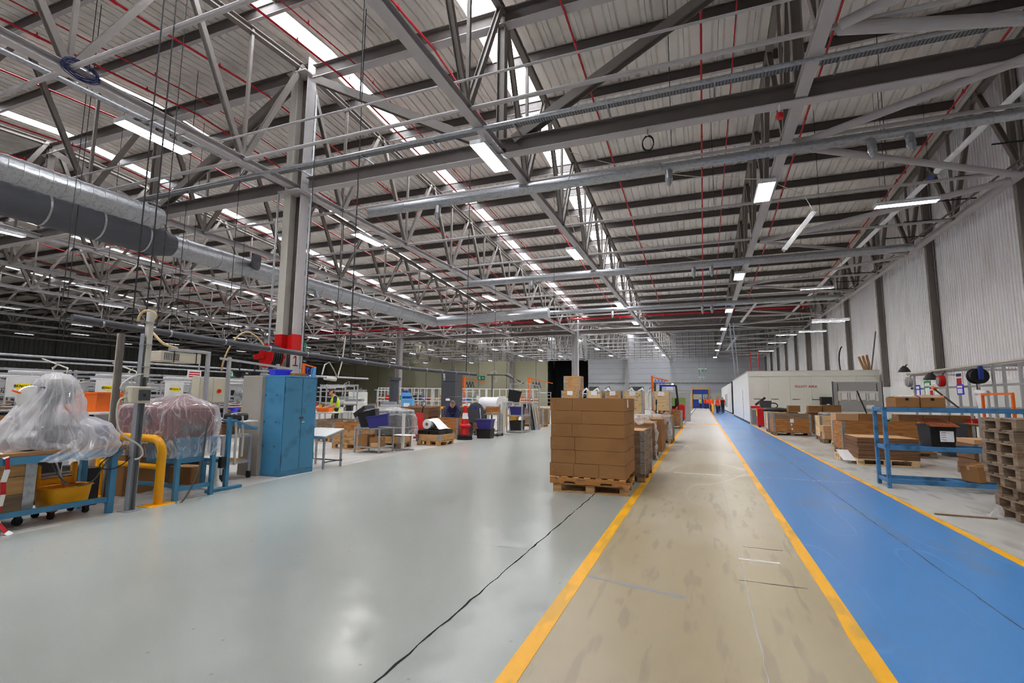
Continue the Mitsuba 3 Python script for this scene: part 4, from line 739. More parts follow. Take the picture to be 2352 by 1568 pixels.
t = thing('black_machine', 'black boxy machine wrapped in clear film behind the trolley', 'machine', (-9.1, 12.9, 0)); obj('body', BV(-.55, .6, -.35, .45, .36, 1.05, .03), 'black', t); obj('wing', MB().bar((-.9, -.1, .75), (-.5, -.1, 1.0), .5, .5), 'black_soft', t); obj('base', BV(-.4, .4, -.3, .35, .3, .37, .02), 'dark_grey', t)
t = thing('plastic_sheet', 'clear film wrapped round the black machine behind the trolley', 'plastic sheet', (-9.1, 12.95, 0)); obj('drape', drape([(1.2, .1, 0, .05, .04), (1.16, .08, 0, .3, .2), (1.08, 0, 0, .75, .5), (.8, -.1, 0, .95, .58), (.36, -.1, 0, .98, .6)], 110, ((17, .03), (37, .02)), 4, 3.2, .7), 'clear_film', t, True)
t = thing('pallet_truck', 'red hand pallet truck standing behind the foam roll', 'pallet truck', (-9.0, 14.6, 0), .2); obj('pump', BV(-.1, .1, -.1, .1, .1, .6, .03), 'red', t); obj('cover', MB().bar((0, -.12, .35), (0, -.02, .95), .3, .06), 'red', t); obj('handle', MB().tube((0, 0, .6), (.12, .0, 1.15), .018, 10).pipe([(.12, 0, 1.15), (.12, -.16, 1.2), (.13, -.18, 1.32), (.14, 0, 1.36), (.13, .18, 1.32), (.12, .16, 1.2), (.12, 0, 1.15)], .014, 8), 'black', t, 40); obj('fork', MB().bev(-.26, -.1, .1, 1.2, .08, .14, .01).bev(.1, .26, .1, 1.2, .08, .14, .01), 'red', t); obj('wheel', MB().tube((-.07, 0, .09), (-.02, 0, .09), .09, 16).tube((.02, 0, .09), (.07, 0, .09), .09, 16), 'rubber', t, 40)
t = collar_box('wooden pallet crate with black trays under the white foam roll', (-7.98, 13.95, 0), 0, 1, .8, .95, 'wood'); hw = ((-.2, -.24), (.19, -.24), (-.2, .22), (.19, .22))
for i, (x, y) in enumerate(hw): tote(f'black tray in the low crate under the foam roll, {["front left", "front right", "back left", "back right"][i]}', (-7.98 + x, 13.95 + y, .16), 0, .36, .42, .3, 'black', name='plastic_tray', cat='tray', group='black trays under the foam roll')
t = thing('foam_roll', 'white foam wrapping roll lying on the black trays', 'roll', (-8.05, 13.9, .64)); obj('roll', MB().lathe([(.05, 0), (.15, 0), (.155, .02), (.155, .66), (.15, .68), (.05, .68)], 32, (-.1, -.25, 0), 'y'), 'white_soft', t, 40); obj('core', MB().tube((-.1, -.252, 0), (-.1, -.248, 0), .05, 18), 'card_dark', t)
fs = MB(); n = 16; gx = np.linspace(0, .55, n); v = []
for yy in np.linspace(-.2, .4, 8): v += [[-.1 + x, yy + .03 * math.sin(9 * x), .155 - .30 * min(1, (x / .42)) ** 1.3 + .012 * math.sin(14 * x + 5 * yy)] for x in gx]
f = [[i * n + j, i * n + j + 1, (i + 1) * n + j + 1] for i in range(7) for j in range(n - 1)] + [[i * n + j, (i + 1) * n + j + 1, (i + 1) * n + j] for i in range(7) for j in range(n - 1)]
obj('loose_sheet', fs.raw(v, f), 'white_soft', t, True)
t = thing('traffic_cone', 'red and white traffic cone on a black base beside the aisle', 'traffic cone', (-7.95, 15.95, 0))
obj('base', MB().lathe([(.27, 0), (.29, .02), (.29, .07), (.25, .08), (.28, .1), (.28, .16), (.22, .18), (.05, .18)], 8), 'rubber', t); obj('lower_cone', MB().lathe([(.16, .18), (.125, .42), (.2, .45), (.215, .49), (.2, .53), (.15, .56), (.06, .56)], 28), 'red', t, 40)
obj('cone', MB().lathe([(.14, .56), (.055, 1.1), (.05, 1.18), (.03, 1.2), (.01, 1.2)], 28), 'red', t, 50); obj('sleeve', MB().lathe([(.116, .73), (.083, .94), (.08, .94)], 28), 'white', t, 50)
tote('black lidded crate below the dark blue crate beside the cone', (-7.55, 16.85, 0), 0, .58, .4, .34, 'black'); tote('dark blue crate stacked on the black crate beside the cone', (-7.55, 16.85, .346), .05, .58, .4, .32, 'bin_blue', lid='bin_blue')
collar_box('orange-brown wooden crate behind the traffic cone', (-8.75, 16.3, 0), 0, 3, 1.1, .8, 'wood_warm')
for i in range(3): carton('tray_box', f'shallow wooden tray stacked behind the blue crate, {("bottom", "middle", "top")[i]} one', (-7.75, 18.0, .85 + .1 * i), .1 * i, .5, .36, .095, 'wood_warm' if i else 'wood', tape=False)
t = thing('trolley', 'wire trolley on casters carrying shallow wooden trays beside the crates', 'trolley', (-7.72, 17.95, 0)); alu_frame(t, -.3, .3, -.25, .25, (.2, .83), (.1, .85), .025, 'galv'); obj('shelf', B(-.3, .3, -.25, .25, .835, .85), 'galv', t)
for x in (-.3, .3):
    for y in (-.25, .25): caster(t, x, y, .04)
t = thing('cable_drum', 'grey round cable drum with blue safety sign behind the crates', 'drum', (-8.35, 17.7, 0)); obj('disc', MB().lathe([(.3, 0), (.34, .01), (.34, .03), (.3, .04)], 36, (0, -.05, .95), 'y'), 'dark_grey', t, 40); obj('housing', BV(-.34, .34, -.04, .3, .5, .95, .02), 'dark_grey', t); obj('sign', MB().tube((.0, -.055, 1.08), (0, -.06, 1.08), .075, 22), 'blue', t); obj('leg', MB().bev(-.32, -.26, -.02, .28, 0, .5, .004), 'dark_grey', t); obj('leg', MB().bev(.26, .32, -.02, .28, 0, .5, .004), 'dark_grey', t)
t = thing('bubble_wrap_roll', 'big white bubble wrap roll standing on a pole dispenser', 'roll', (-8.24, 18.25, 0)); obj('roll', MB().lathe([(.04, 0), (.3, 0), (.31, .03), (.31, .75), (.3, .78), (.04, .78)], 36, (-.1, -.1, 1.2), 'x'), 'white_soft', t, 40); obj('web', MB().bar((.1, -.38, 1.1), (.15, -.32, .45), .6, .006, (1, 0, 0)), 'white_soft', t); obj('pole', MB().tube((-.2, -.14, 0), (-.2, -.14, 1.2), .02, 10).tube((-.2, -.1, 1.2), (.75, -.1, 1.2), .03, 10).tube((.72, -.1, 0), (.72, -.1, 1.2), .02, 10), 'chrome', t, 40); obj('base', BV(-.3, .8, -.35, .1, 0, .06, .01), 'dark_grey', t)
t = thing('pillar_unit', 'pale grey square machine pillar with base plate beside the aisle', 'machine', (-7.85, 19.1, 0)); obj('body', BV(-.13, .13, -.13, .13, .02, 1.55, .01), 'off_white', t); obj('head', BV(-.15, .25, -.14, .14, 1.3, 1.48, .01), 'off_white', t); obj('base', BV(-.2, .5, -.2, .25, 0, .03, .006), 'grey_panel', t)
t = thing('shelf_rack', 'grey aluminium rack with crates beside the leaning panels', 'rack', (-7.55, 20.3, 0)); alu_frame(t, -.35, .35, -.45, .55, (.05, .72, 1.28), (0, 1.3), .045); obj('tall_frame', MB().bar((.35, .55, 0), (.35, .55, 2.15), .05, .05).bar((-.6, .55, 0), (-.6, .55, 2.15), .05, .05).bar((-.6, .55, 2.12), (.35, .55, 2.12), .05, .05).bar((.35, .55, 2.12), (.35, 1.9, 2.05), .05, .05).bar((.35, 1.9, 0), (.35, 1.9, 2.05), .05, .05), 'alu', t)
for z in (.75, .1): obj('shelf', B(-.34, .34, -.44, .54, z, z + .012), 'grey_panel', t)
tote('dark blue crate on the middle shelf of the aluminium rack', (-7.5, 20.1, .765), 1.57, .55, .5, .32, 'bin_blue', lid='bin_blue'); tote('black crate on the bottom shelf of the aluminium rack', (-7.5, 20.1, .115), 1.57, .6, .5, .4, 'black'); tote('small yellow bin on top of the black crate in the rack', (-7.6, 20.0, .54), 1.57, .3, .3, .15, 'yellow', name='storage_bin', cat='bin'); tote('black bin of tools tilted on top of the aluminium rack', None, 0, .55, .4, .5, 'black', tw=TL((-7.7, 20.1, 1.32), .3, [0, 1, 0], 10))
t = thing('gantry', 'dark gantry post with tool rail and white cables above the pillar unit', 'gantry', (-8.15, 18.8, 0)); obj('post', MB().bar((0, 0, 0), (0, 0, 2.45), .05, .05), 'steel_dark', t); obj('beam', MB().bar((-.2, -.1, 2.43), (.5, .2, 2.43), .05, .05).bar((.5, .2, 2.43), (.6, 2.2, 2.15), .05, .05), 'dark_grey', t); obj('cable', MB().pipe([(-.1, 0, 2.5), (.1, .1, 2.6), (.3, .2, 2.3), (.1, .1, 2.1), (.2, .2, 2.45), (.5, .6, 2.5), (.7, 1.4, 2.1), (.6, 2.0, 2.2)], .018, 7), 'cable', t, True); obj('coil_hose', MB().pipe([(.6 + .03 * math.cos(a * 9), .9 + .02 * math.sin(a * 9), 2.4 - .1 * a) for a in np.linspace(0, 6.3, 120)], .008, 5), 'navy', t, True)
for i, (x, y, l) in enumerate([(-7.5, 22.3, .9), (-7.42, 22.6, .8)]):
    t = thing('metal_sheet', 'light grey metal panel with wooden battens leaning in front' if i else 'dark framed grey panel leaning behind the battened panel', 'panel', (x, y, 0)); obj('sheet', MB().bar((.04, 0, 0), (-.16, 0, 1.2), l, .03, (1, 0, 0)), 'grey_panel' if i else 'dark_grey', t)
    if i:
        for yy in (-.22, .16): obj('batten', MB().bar((.04, yy, .3), (-.085, yy, 1.05), .09, .02, (1, 0, 0)), 'wood_pale', t)
# crates in a second row: tall stack and labelled crates in front of the far column
def lab_sheet(t, w, d, z): obj('label_sheet', B(-.16, .14, -d / 2 - .004, -d / 2 - .002, z - .22, z - .0), 'paper', t)
XC = [(-6.6, 26.1), (-5.3, 26.1), (-4.35, 26.2), (-3.35, 26.3), (-1.98, 26.9)]
for i, (x, y) in enumerate(XC):
    w = (.95, .8, .8, 1.0, .9)[i]
    t = collar_box(f'labelled wooden crate in the row behind the cardboard stack, {ORD[i]} from the left', (x, y, .0 if i < 4 else .78), 0, 9 if i < 4 else 5, w, .8, 'wood_pale' if i in (1, 3, 4) else 'wood', None if i < 4 else None, 'wood', 'labelled crates behind the cardboard stack'); lab_sheet(t, w, .8, .146 + .195 * (9 if i < 4 else 5) - .02)
t = thing('wooden_crate', 'tall plain crate standing on top of the leftmost labelled crate', 'crate', (-6.5, 26.1, 1.905)); collar(t, .9, .75, 0, 4, 'wood')
collar_box('wooden crate carrying the rightmost labelled crate', (-1.98, 26.9, 0), 0, 3, 1.0, .8, 'wood_warm')
collar_box('weathered wooden crate right of the leaning panels', (-8.3, 24.9, 0), 0, 4, 1.2, .8, 'wood_old'); collar_box('wooden crate behind the leaning panels', (-8.9, 27.2, 0), 0, 4, 1.2, .8, 'wood')
# grey tower and cages, office machines in the middle distance
t = thing('grey_tower', 'tall dark grey three-tier machine tower behind the bending worker', 'machine', (-12.6, 23.6, 0))
for i, (a, b) in enumerate(((0.9, 1.52), (1.53, 2.3), (2.31, 2.95))): obj('module', BV(-.42, .42, -.42, .42, a, b, .015), 'dark_grey', t)
obj('plinth', B(-.4, .4, -.4, .4, 0, .9), 'dark_grey', t); obj('lettering', MB().text('Lantz', .13, (-.2, -.425, 2.62), (0, 0, 1), (-1, 0, 0), .004, True), 'paper', t); obj('panel', B(-.12, .12, -.425, -.42, 1.3, 1.42), 'paper', t)
def cage(lab, loc, rz, w=1.6, h=1.15, z0=.85):
    t = thing('wire_cage', lab, 'cage', loc, rz, 'white wire cages on the far benches'); m = MB()
    
    for x in np.linspace(-w / 2, w / 2, 5): obj('post', MB().bar((x, 0, z0), (x, 0, z0 + h), .035, .035), 'white', t); obj('post', MB().bar((x, .7, z0), (x, .7, z0 + h), .035, .035), 'white', t)
    for z in (z0, z0 + h * .35, z0 + h * .5, z0 + h): [obj('rail', MB().bar(a, b, .04, .04), 'white', t) for a, b in (((-w / 2, 0, z), (w / 2, 0, z)), ((-w / 2, .7, z), (w / 2, .7, z)), ((-w / 2, 0, z), (-w / 2, .7, z)), ((w / 2, 0, z), (w / 2, .7, z)))]
    obj('bench', MB().box(-w / 2, w / 2, -.05, .75, z0 - .06, z0 - .025).box(-w / 2, -w / 2 + .06, 0, .06, 0, z0 - .06).box(w / 2 - .06, w / 2, 0, .06, 0, z0 - .06).box(-w / 2, -w / 2 + .06, .64, .7, 0, z0 - .06).box(w / 2 - .06, w / 2, .64, .7, 0, z0 - .06), 'alu', t); return t
dx, dy = np.array([.93, .36])
cols = ['black', 'red', 'card', 'bright_blue', 'yellow', 'orange', 'dark_grey', 'white', 'green', 'wood']
r5 = random.Random(11)
def clutter(cx, cy, z, rz, w, n, nm='component_box', what='white cages', hmax=.3):
    for i in range(n):
        u = -w / 2 + w * (i + .5) / n; a, h = r5.uniform(.5, .9) * w / n, r5.uniform(.08, hmax); c = r5.choice(cols); x, y = cx + u * math.cos(rz), cy + u * math.sin(rz)
        t = thing(nm, f'small {({"bright_blue": "blue", "card": "brown", "wood": "tan", "dark_grey": "grey"}).get(c, c)} box, {ORD[i]} on the {what}', 'box', (x, y, z), rz, 'small boxes in the white cages'); obj('body', BV(-a / 2, a / 2, -.13, .13, 0, h, .012), c, t)
        if i % 3 == 0: obj('label_sheet', B(-a / 4, a / 4, -.134, -.13, h * .3, h * .7), 'paper', t)
for i in range(6):
    cx, cy = -17.3 + 1.62 * i * .93, 26. + 1.62 * i * .36 - 1.2; cage(f'white wire cage with small parts on the far bench, {ORD[i]} from the left', (cx, cy, 0), .37, 1.55); clutter(cx - .12, cy + .35, .83, .37, 1.4, 6, what=f'lower level of the {ORD[i]} white cage'); clutter(cx - .12, cy + .35, 1.3, .37, 1.4, 5, what=f'upper level of the {ORD[i]} white cage')
t = thing('guard_rail', 'yellow guard rail in front of the white wire cages', 'barrier'); obj('rail', MB().bar((-14.8, 21.7, .95), (-9.5, 23.8, .95), .06, .12), 'yellow', t)
for u in (0, .5, 1): obj('post', MB().bar((-14.8 + 5.3 * u, 21.7 + 2.1 * u, 0), (-14.8 + 5.3 * u, 21.7 + 2.1 * u, .95), .1, .1), 'yellow', t)
for i, (x, y, w) in enumerate([(-10.6, 17.2, 1.3), (-9.5, 18.6, 1.2), (-11.6, 19.2, 1.2)]):
    t = thing('cardboard_stack', f'stack of flat brown cardboard sheets left of the bending worker, {ORD[i]} from the left', 'cardboard stack', (x, y, 0)); 
    for n, p in pallet_parts(w, .8, 'wood_old'): obj('pallet_' + n, p, None, t)
    for k in range(5): obj('bundle', BV(-w / 2 + .01 * (k % 2), w / 2 - .012 * (k % 3), -.4, .4, .146 + .19 * k, .146 + .19 * k + .186, .004), 'card_edge', t)
# ================================================================ the big cardboard stack and the row along the yellow line
pallet('wooden pallet under the big cardboard stack', (-1.735, 8.47, 0), .05, 1.2, 1.2, 'wood')
t = thing('wooden_pallet', 'stringer pallet with notched sides lying on top of the lower pallet', 'pallet', (-1.76, 8.42, .1445), .03)
def notch(y):
    p = [(-.6, 0), (-.38, 0), (-.36, .035), (-.2, .035), (-.18, 0), (.2, 0), (.22, .035), (.38, .035), (.4, 0), (.6, 0), (.6, .09), (-.6, .09)]
    m = MB().prism(p, 0, .04); m.v = [q[:, [0, 2, 1]] * [1, 1, 1] + [0, y, 0] for q in m.v]; m.f = [q[:, ::-1] for q in m.f]; return m
for y in (-.6, -.02, .56): obj('stringer', notch(y), 'wood_warm', t)
for i in range(7): x = -.6 + 1.1 * i / 6; obj('board', BV(x, x + .1, -.6, .6, .09, .104, .003), 'wood', t)
ROWS = [[.33, .33, .34], [.34, .66], [.34, .66], [.3, .7], [.43, .57], [.31, .69]]
nm = ['bottom', 'second', 'third', 'fourth', 'fifth', 'top']
r6 = random.Random(4)
for r, row in enumerate(ROWS):
    z = .25 + .2095 * r; x = -2.35 - (.012 if r in (0, 5) else 0) + r6.uniform(-.006, .006); W = 1.2 + (.02 if r in (0, 5) else 0)
    for i, f in enumerate(row):
        w = W * f; side = ('left', 'middle', 'right')[i] if len(row) == 3 else ('left', 'right')[i]
        for j, (y0, y1) in enumerate(((7.86, 8.44), (8.445, 9.02))):
            t = thing('cardboard_box', f'brown carton, {side} in the {nm[r]} row, {("front", "back")[j]} of the big stack', 'cardboard box', (x + w / 2, (y0 + y1) / 2, z), r6.uniform(-.004, .004), 'cartons of the big stack')
            obj('body', BV(-w / 2 + .001, w / 2 - .001, -.288, .288, 0, .207, .005), 'card', t)
            if j == 0:
                if r in (0, 2, 4) and i == 0: obj('print', MB().box(-w / 2 + .02, -w / 2 + .19, -.2893, -.289, .05, .056).box(-w / 2 + .05, -w / 2 + .17, -.2893, -.289, .036, .041), 'card_dark', t)
                obj('staple', MB().box(-w / 2 + .12, -w / 2 + .14, -.2895, -.289, .15, .153).box(-w / 2 + .04, -w / 2 + .06, -.2895, -.289, .1, .103), 'galv', t)
            if r == 5 and i == 0 and j == 0: obj('marking', MB().text('CF', .03, (-w / 2 + .1, -.2895, .15), (1, 0, 0), (0, 0, 1), .001), 'card_dark', t)
            if r == 5 and i == 1 and j == 0: obj('label_sheet', B(w / 2 - .001, w / 2 + .0015, -.02, .1, .06, .19), 'paper', t)
        x += w
collar_box('weathered collar crate with steel hinges right behind the big cardboard stack', (-1.6, 9.95, 0), 0, 4, 1.18, 1.35, 'wood_old', None, 'wood_old', fill='card_light')
t = thing('cardboard_stack', 'stack of brown cardboard with torn white film, second behind the big stack', 'cardboard stack', (-1.75, 13.4, 0))
for n, p in pallet_parts(1.2, 1.2, 'wood_old'): obj('pallet_' + n, p, None, t)
for k in range(4): obj('bundle', BV(-.58 + .015 * (k % 2), .58 - .02 * (k % 3), -.8, .75, .146 + .19 * k, .146 + .19 * k + .185, .005), 'card_edge' if k < 3 else 'card', t)
def rag(lab, loc, pts, seed, w=.3):
    r = np.random.RandomState(seed); p = np.array(pts, float); n = 22; L = len(p); u = np.linspace(0, L - 1, 26); q = np.stack([np.interp(u, np.arange(L), p[:, k]) for k in range(3)], 1); d = np.gradient(q, axis=0); d /= np.linalg.norm(d, axis=1, keepdims=True) + 1e-9
    s = np.cross(d, r.normal(size=3)); s /= np.linalg.norm(s, axis=1, keepdims=True) + 1e-9; v = []
    for i in range(26):
        for a in np.linspace(-1, 1, n): v.append(q[i] + s[i] * a * w * (.6 + .4 * math.sin(i * .7 + seed)) * .5)
    v = np.array(v); v += (meshkit.fbm(v * 9 + seed, 3)[:, None] - .5) * .16 * np.array([1, 1, .8]); f = []
    for i in range(25):
        for j in range(n - 1): a = i * n + j; f += [[a, a + 1, a + n + 1], [a, a + n + 1, a + n]]
    t = thing('plastic_film', lab, 'plastic film', loc); obj('film', MB().raw(v, f), 'milky_film', t, True); return t
rag('torn white film draped over the second cardboard stack beside the yellow line', (-1.5, 12.9, 0), [(-.7, -.2, .93), (-.2, -.2, .98), (.15, -.1, .97), (.37, -.1, .9), (.42, -.15, .6), (.4, -.1, .35), (.38, .1, .12)], 3, .5); rag('crumpled white film hanging on the cartons further along the yellow line', (-1.3, 16.2, 0), [(-.3, -.5, .98), (.1, -.4, .98), (.32, -.3, .9), (.33, -.2, .5), (.32, -.2, .15)], 7, .45)
t = thing('plastic_film', 'small puddle of clear film lying on the aisle floor', 'plastic film', (-.78, 16.4, .008)); obj('film', drape([(.05, 0, 0, .03, .03), (.045, 0, 0, .15, .2), (.02, 0, 0, .25, .4), (.002, 0, 0, .3, .5)], 48, ((7, .12), (11, .1)), 9), 'clear_film', t, True)
carton('cardboard_box', 'brown carton on the floor behind the weathered crate', (-1.5, 11.35, 0), .1, .55, .5, .5); carton('cardboard_box', 'big brown carton in the row, third behind the big stack', (-1.7, 15.6, .0), 0, 1.15, 1.5, .92)
t = collar_box('wooden crate with hinges and film edge, fourth behind the big stack', (-1.6, 18.4, 0), 0, 4, 1.2, 1.5, 'wood_old', 'card', 'wood_old', fill='card_light')
t = thing('long_carton', 'long white flat carton lying across the crates in the row', 'carton', (-1.95, 15.9, .922)); obj('body', BV(-.8, .75, -.16, .16, 0, .1, .006), 'white', t)
collar_box('wooden crate on a pallet beside the black truck handle', (-1.6, 27.5, 0), 0, 4, 1.15, .8, 'wood'); t = thing('pallet_truck', 'black hand pallet truck behind the crates along the yellow line', 'pallet truck', (-2.1, 24.3, 0)); obj('handle', MB().tube((0, 0, .2), (.05, 0, 1.2), .02, 10).pipe([(.05, 0, 1.2), (.05, -.18, 1.25), (.05, -.24, 1.36), (.05, -.16, 1.46), (.05, .16, 1.46), (.05, .24, 1.36), (.05, .18, 1.25), (.05, 0, 1.2)], .02, 8), 'black', t, 40); obj('fork', MB().bev(-.26, -.1, -.1, 1.1, .08, .14, .01).bev(.1, .26, -.1, 1.1, .08, .14, .01).bev(-.26, .26, -.2, .0, .06, .3, .02), 'red', t); obj('wheel', MB().tube((-.06, -.1, .09), (.06, -.1, .09), .09, 16), 'rubber', t, 40)
# forklift at rest, hose jib, screen
t = thing('forklift', 'red forklift truck crossing the lane at the end of the crate row', 'forklift', (-1.95, 31.3, 0))
obj('body', BV(-.55, .75, -.5, .5, .22, .95, .06), 'red', t); obj('counterweight', BV(.55, .95, -.48, .48, .25, 1.2, .08), 'red', t); obj('seat', BV(.05, .45, -.25, .25, .95, 1.1, .05).bev(.4, .52, -.25, .25, 1.05, 1.55, .04), 'black', t)
for x, y in ((-.5, -.45), (-.5, .45), (.6, -.45), (.6, .45)): obj('guard_post', MB().bar((x, y, .9), (x * .8, y, 2.3), .06, .06), 'black', t)
obj('guard_roof', MB().bev(-.45, .5, -.48, .48, 2.28, 2.34, .02), 'black', t); obj('mast', MB().bar((-.75, -.3, .1), (-.75, -.3, 2.5), .08, .1).bar((-.75, .3, .1), (-.75, .3, 2.5), .08, .1).bar((-.75, -.3, 2.4), (-.75, .3, 2.4), .08, .08).bar((-.75, -.3, 1.0), (-.75, .3, 1.0), .08, .08), 'dark_grey', t); obj('fork', MB().bev(-1.7, -.75, -.3, -.2, .1, .14, .01).bev(-1.7, -.75, .2, .3, .1, .14, .01), 'dark_grey', t)
for x, r in ((-.4, .3), (.6, .24)):
    for y in (-.46, .46): obj('wheel', MB().tube((x, y - .09, r), (x, y + .09, r), r, 20), 'rubber', t, 40)
obj('beacon', MB().tube((.3, -.3, 2.34), (.3, -.3, 2.44), .05, 12), 'white', t, emit=[8, 6, 3]); obj('light_bar', MB().bar((-.45, -.5, 2.26), (.4, -.5, 2.26), .03, .04), 'bright_blue', t)
t = thing('air_hose_rack', 'orange jib with coiled blue air hoses above the far crates', 'hose rack', (-2.92, 32, 0)); obj('post', MB().bar((0, 0, 0), (0, 0, 2.95), .12, .08), 'orange', t); obj('jib', MB().bar((0, 0, 2.85), (.95, 0, 2.62), .05, .06).bar((.05, 0, 2.95), (.9, 0, 2.66), .02, .02), 'orange', t); obj('hose', MB().pipe([(.15 + .1 * q, 0, 2.55 + .13 * math.sin(3.2 * q)) for q in np.linspace(0, 6.5, 60)], .02, 6), 'bright_blue', t, True)
t = thing('machine_screen', 'machine with bright green window behind the forklift', 'machine', (-2.0, 36, 0)); obj('body', BV(-.3, 1.2, 0, .8, 0, 2.0, .03), 'grey_panel', t); obj('window', B(-.2, .9, -.02, 0, 1.0, 1.6), 'poster_green', t); obj('screen', BV(-.35, .1, -.05, 0, 2.1, 2.5, .01), 'white', t)
for i, (x, y, w) in enumerate([(-6.9, 33, 2.2), (-4.0, 33.2, 2.0)]):
    t = thing('workstation', f'robot workstation with cables behind the labelled crates, {ORD[i]} from the right' if i else 'long workstation with robot arms right behind the labelled crates', 'workstation', (x, y, 0)); obj('bench', BV(-w / 2, w / 2, -.4, .4, .8, .86, .01), 'alu', t)
    for sx in (-1, 1): obj('leg', BV(sx * (w / 2 - .08) - .04, sx * (w / 2 - .08) + .04, -.35, .35, 0, .8, .005), 'alu', t)
    for k in range(3):
        q = -w / 2 + w * (k + .5) / 3; obj('arm', MB().pipe([(q, 0, .86), (q, 0, 1.6), (q + .1, -.1, 2.0), (q + .35, -.2, 2.15), (q + .5, -.25, 1.95)], .07, 10), 'white', t, True); obj('cable', MB().pipe([(q, .1, 1.4), (q + .15, 0, 2.2), (q + .4, -.1, 2.3), (q + .5, -.2, 2.0)], .02, 6), 'black', t, True)
    obj('monitor', BV(-.3, .3, .2, .25, 2.0, 2.3, .01), 'dark_grey', t)

# ================================================================ right of the walkway
wr2 = struct('wall_office', B(2.76, 9.6, 34.24, 51, 0, 3.26), 'off_white')
for i in range(6): struct('panel', BV(2.72 + 1.148 * i + .004, 2.72 + 1.148 * (i + 1) - .004, 34.2, 34.24, .0, 2.95, .004), 'off_white', wr2)
struct('top_band', BV(2.7, 9.62, 34.18, 34.26, 2.96, 3.28, .006), 'off_white', wr2); struct('trim', MB().box(2.69, 9.62, 34.16, 34.3, 3.27, 3.31).box(2.69, 2.8, 34.16, 51, 3.27, 3.31), 'cable', wr2)
for i in range(14): struct('side_panel', BV(2.72, 2.76, 34.24 + 1.197 * i + .006, 34.24 + 1.197 * (i + 1) - .006, .12, 3.25, .006), 'white', wr2)
struct('skirting', B(2.7, 2.76, 34.3, 51, 0, .12), 'dark_grey', wr2); struct('door_edge', B(2.71, 2.73, 39.0, 39.08, 0, 2.2), 'ink', wr2)
struct('sign_text', MB().text('SELECT AREA', .13, (5.87, 34.195, 2.28), (1, 0, 0), (0, 0, 1), .004, True), 'red_pipe', wr2)
for x in (3.2, 4.16, 5.33, 6.36): struct('small_sign', MB().box(x - .2, x + .2, 34.192, 34.2, 1.54, 1.58).box(x - .24, x - .16, 34.192, 34.2, 1.62, 1.63), 'ink', wr2)
w3 = struct('wall_partition', B(2.9, 6.0, 57, 86, 0, 3.3), 'off_white')
for i in range(18): struct('side_panel', BV(2.86, 2.9, 57 + 1.6 * i + .006, 57 + 1.6 * (i + 1) - .006, .12, 3.3, .006), 'white', w3)
struct('skirting', B(2.84, 2.9, 57, 86, 0, .12), 'dark_grey', w3); struct('window_frame', B(2.84, 2.87, 66, 72, .6, 2.2), 'grey_panel', w3)
g1 = struct('door_2', B(3.0, 3.06, 51, 57, 0, 2.6), 'mid_grey'); struct('glass_leaf', B(2.97, 3.0, 52, 55.5, .2, 2.3), 'grey_panel', g1); struct('frame', MB().box(2.9, 3.0, 51, 51.2, 0, 3.2).box(2.9, 3.0, 56.8, 57, 0, 3.4).box(2.9, 3.1, 51.0, 57, 2.6, 3.2), 'black', g1)
t = thing('ladder', 'red step ladder standing on the roof of the white room', 'ladder', (3.68, 40, 3.31))
for s_ in (-1, 1): obj('stile', MB().bar((s_ * .27, 0, 0), (s_ * .25, .25, 1.85), .05, .08), 'red', t)
for k in range(6): obj('rung', MB().bar((-.26, .05 + .04 * k, .2 + .28 * k), (.26, .05 + .04 * k, .2 + .28 * k), .03, .03), 'galv', t)
for i in range(3): tag(obj('cardboard_tube', MB().tube((9.1 + .14 * i, 34.9, 3.3), (8.95 + .2 * i, 35.3, 4.15 + .05 * i), .07, 14), 'card', None, 40), f'brown cardboard tube leaning on the white room roof, {ORD[i]} from the left', 'tube', 'cardboard tubes')
tag(obj('leaning_pole', MB().bar((9.4, 34.8, 3.28), (9.7, 34.6, 5.6), .05, .06), 'dark_grey'), 'dark pole leaning against the corrugated wall above the white room', 'pole')
cable('black_hose', 'black hose standing on the white room roof against the wall', [(8.6, 38, 3.3), (8.55, 38.1, 3.9), (8.6, 38.2, 4.6), (8.8, 38.3, 5.1)], .04, 'black', 'hose')
t = thing('exposed_beam', 'silver inclined roof strut dropping behind the white room', 'strut'); obj('strut', MB().bar((2.5, 48, 8.4), (3.05, 52, 3.2), .1, .16), 'alu', t); obj('strut', MB().bar((2.8, 48, 8.4), (3.35, 52, 3.2), .06, .1), 'alu', t)
tag(obj('black_cabinet', BV(6.5, 7.05, 33.5, 34.0, 0, 1.72, .01), 'black'), 'black cabinet standing against the white room front', 'cabinet'); scene.pop('x', None); obj('label_sheet', B(6.75, 6.9, 33.495, 33.5, 1.2, 1.3), 'paper', 'black_cabinet')
t = thing('notice_board', 'big grey notice board stand with paper sheets before the white room', 'notice board', (7.42, 30, 0)); obj('panel', BV(-1.05, 1.08, 0, .05, .95, 2.48, .008), 'grey_panel', t); [obj('post', B(*q), 'dark_grey', t) for q in ((-1.08, -1.04, -.02, .07, 0, 2.5), (1.07, 1.11, -.02, .07, 0, 2.5), (-.86, -.82, -.01, 0, .95, 2.4), (.84, .88, -.01, 0, 1.9, 2.4))]; obj('lower_panel', BV(-.85, .9, -.03, 0, 1.5, 2.0, .004), 'off_white', t); obj('lower_panel', BV(-.82, .88, -.03, 0, .98, 1.48, .004), 'grey_panel', t)
for i in range(4): obj('sheet', B(-.7 + .4 * i, -.45 + .4 * i, -.036, -.03, 1.56, 1.9), 'paper', t); obj('holder', MB().box(-.72 + .4 * i, -.71 + .4 * i, -.045, -.03, 1.54, 1.9).box(-.44 + .4 * i, -.43 + .4 * i, -.045, -.03, 1.54, 1.9).box(-.72 + .4 * i, -.43 + .4 * i, -.045, -.03, 1.53, 1.545), 'dark_grey', t)
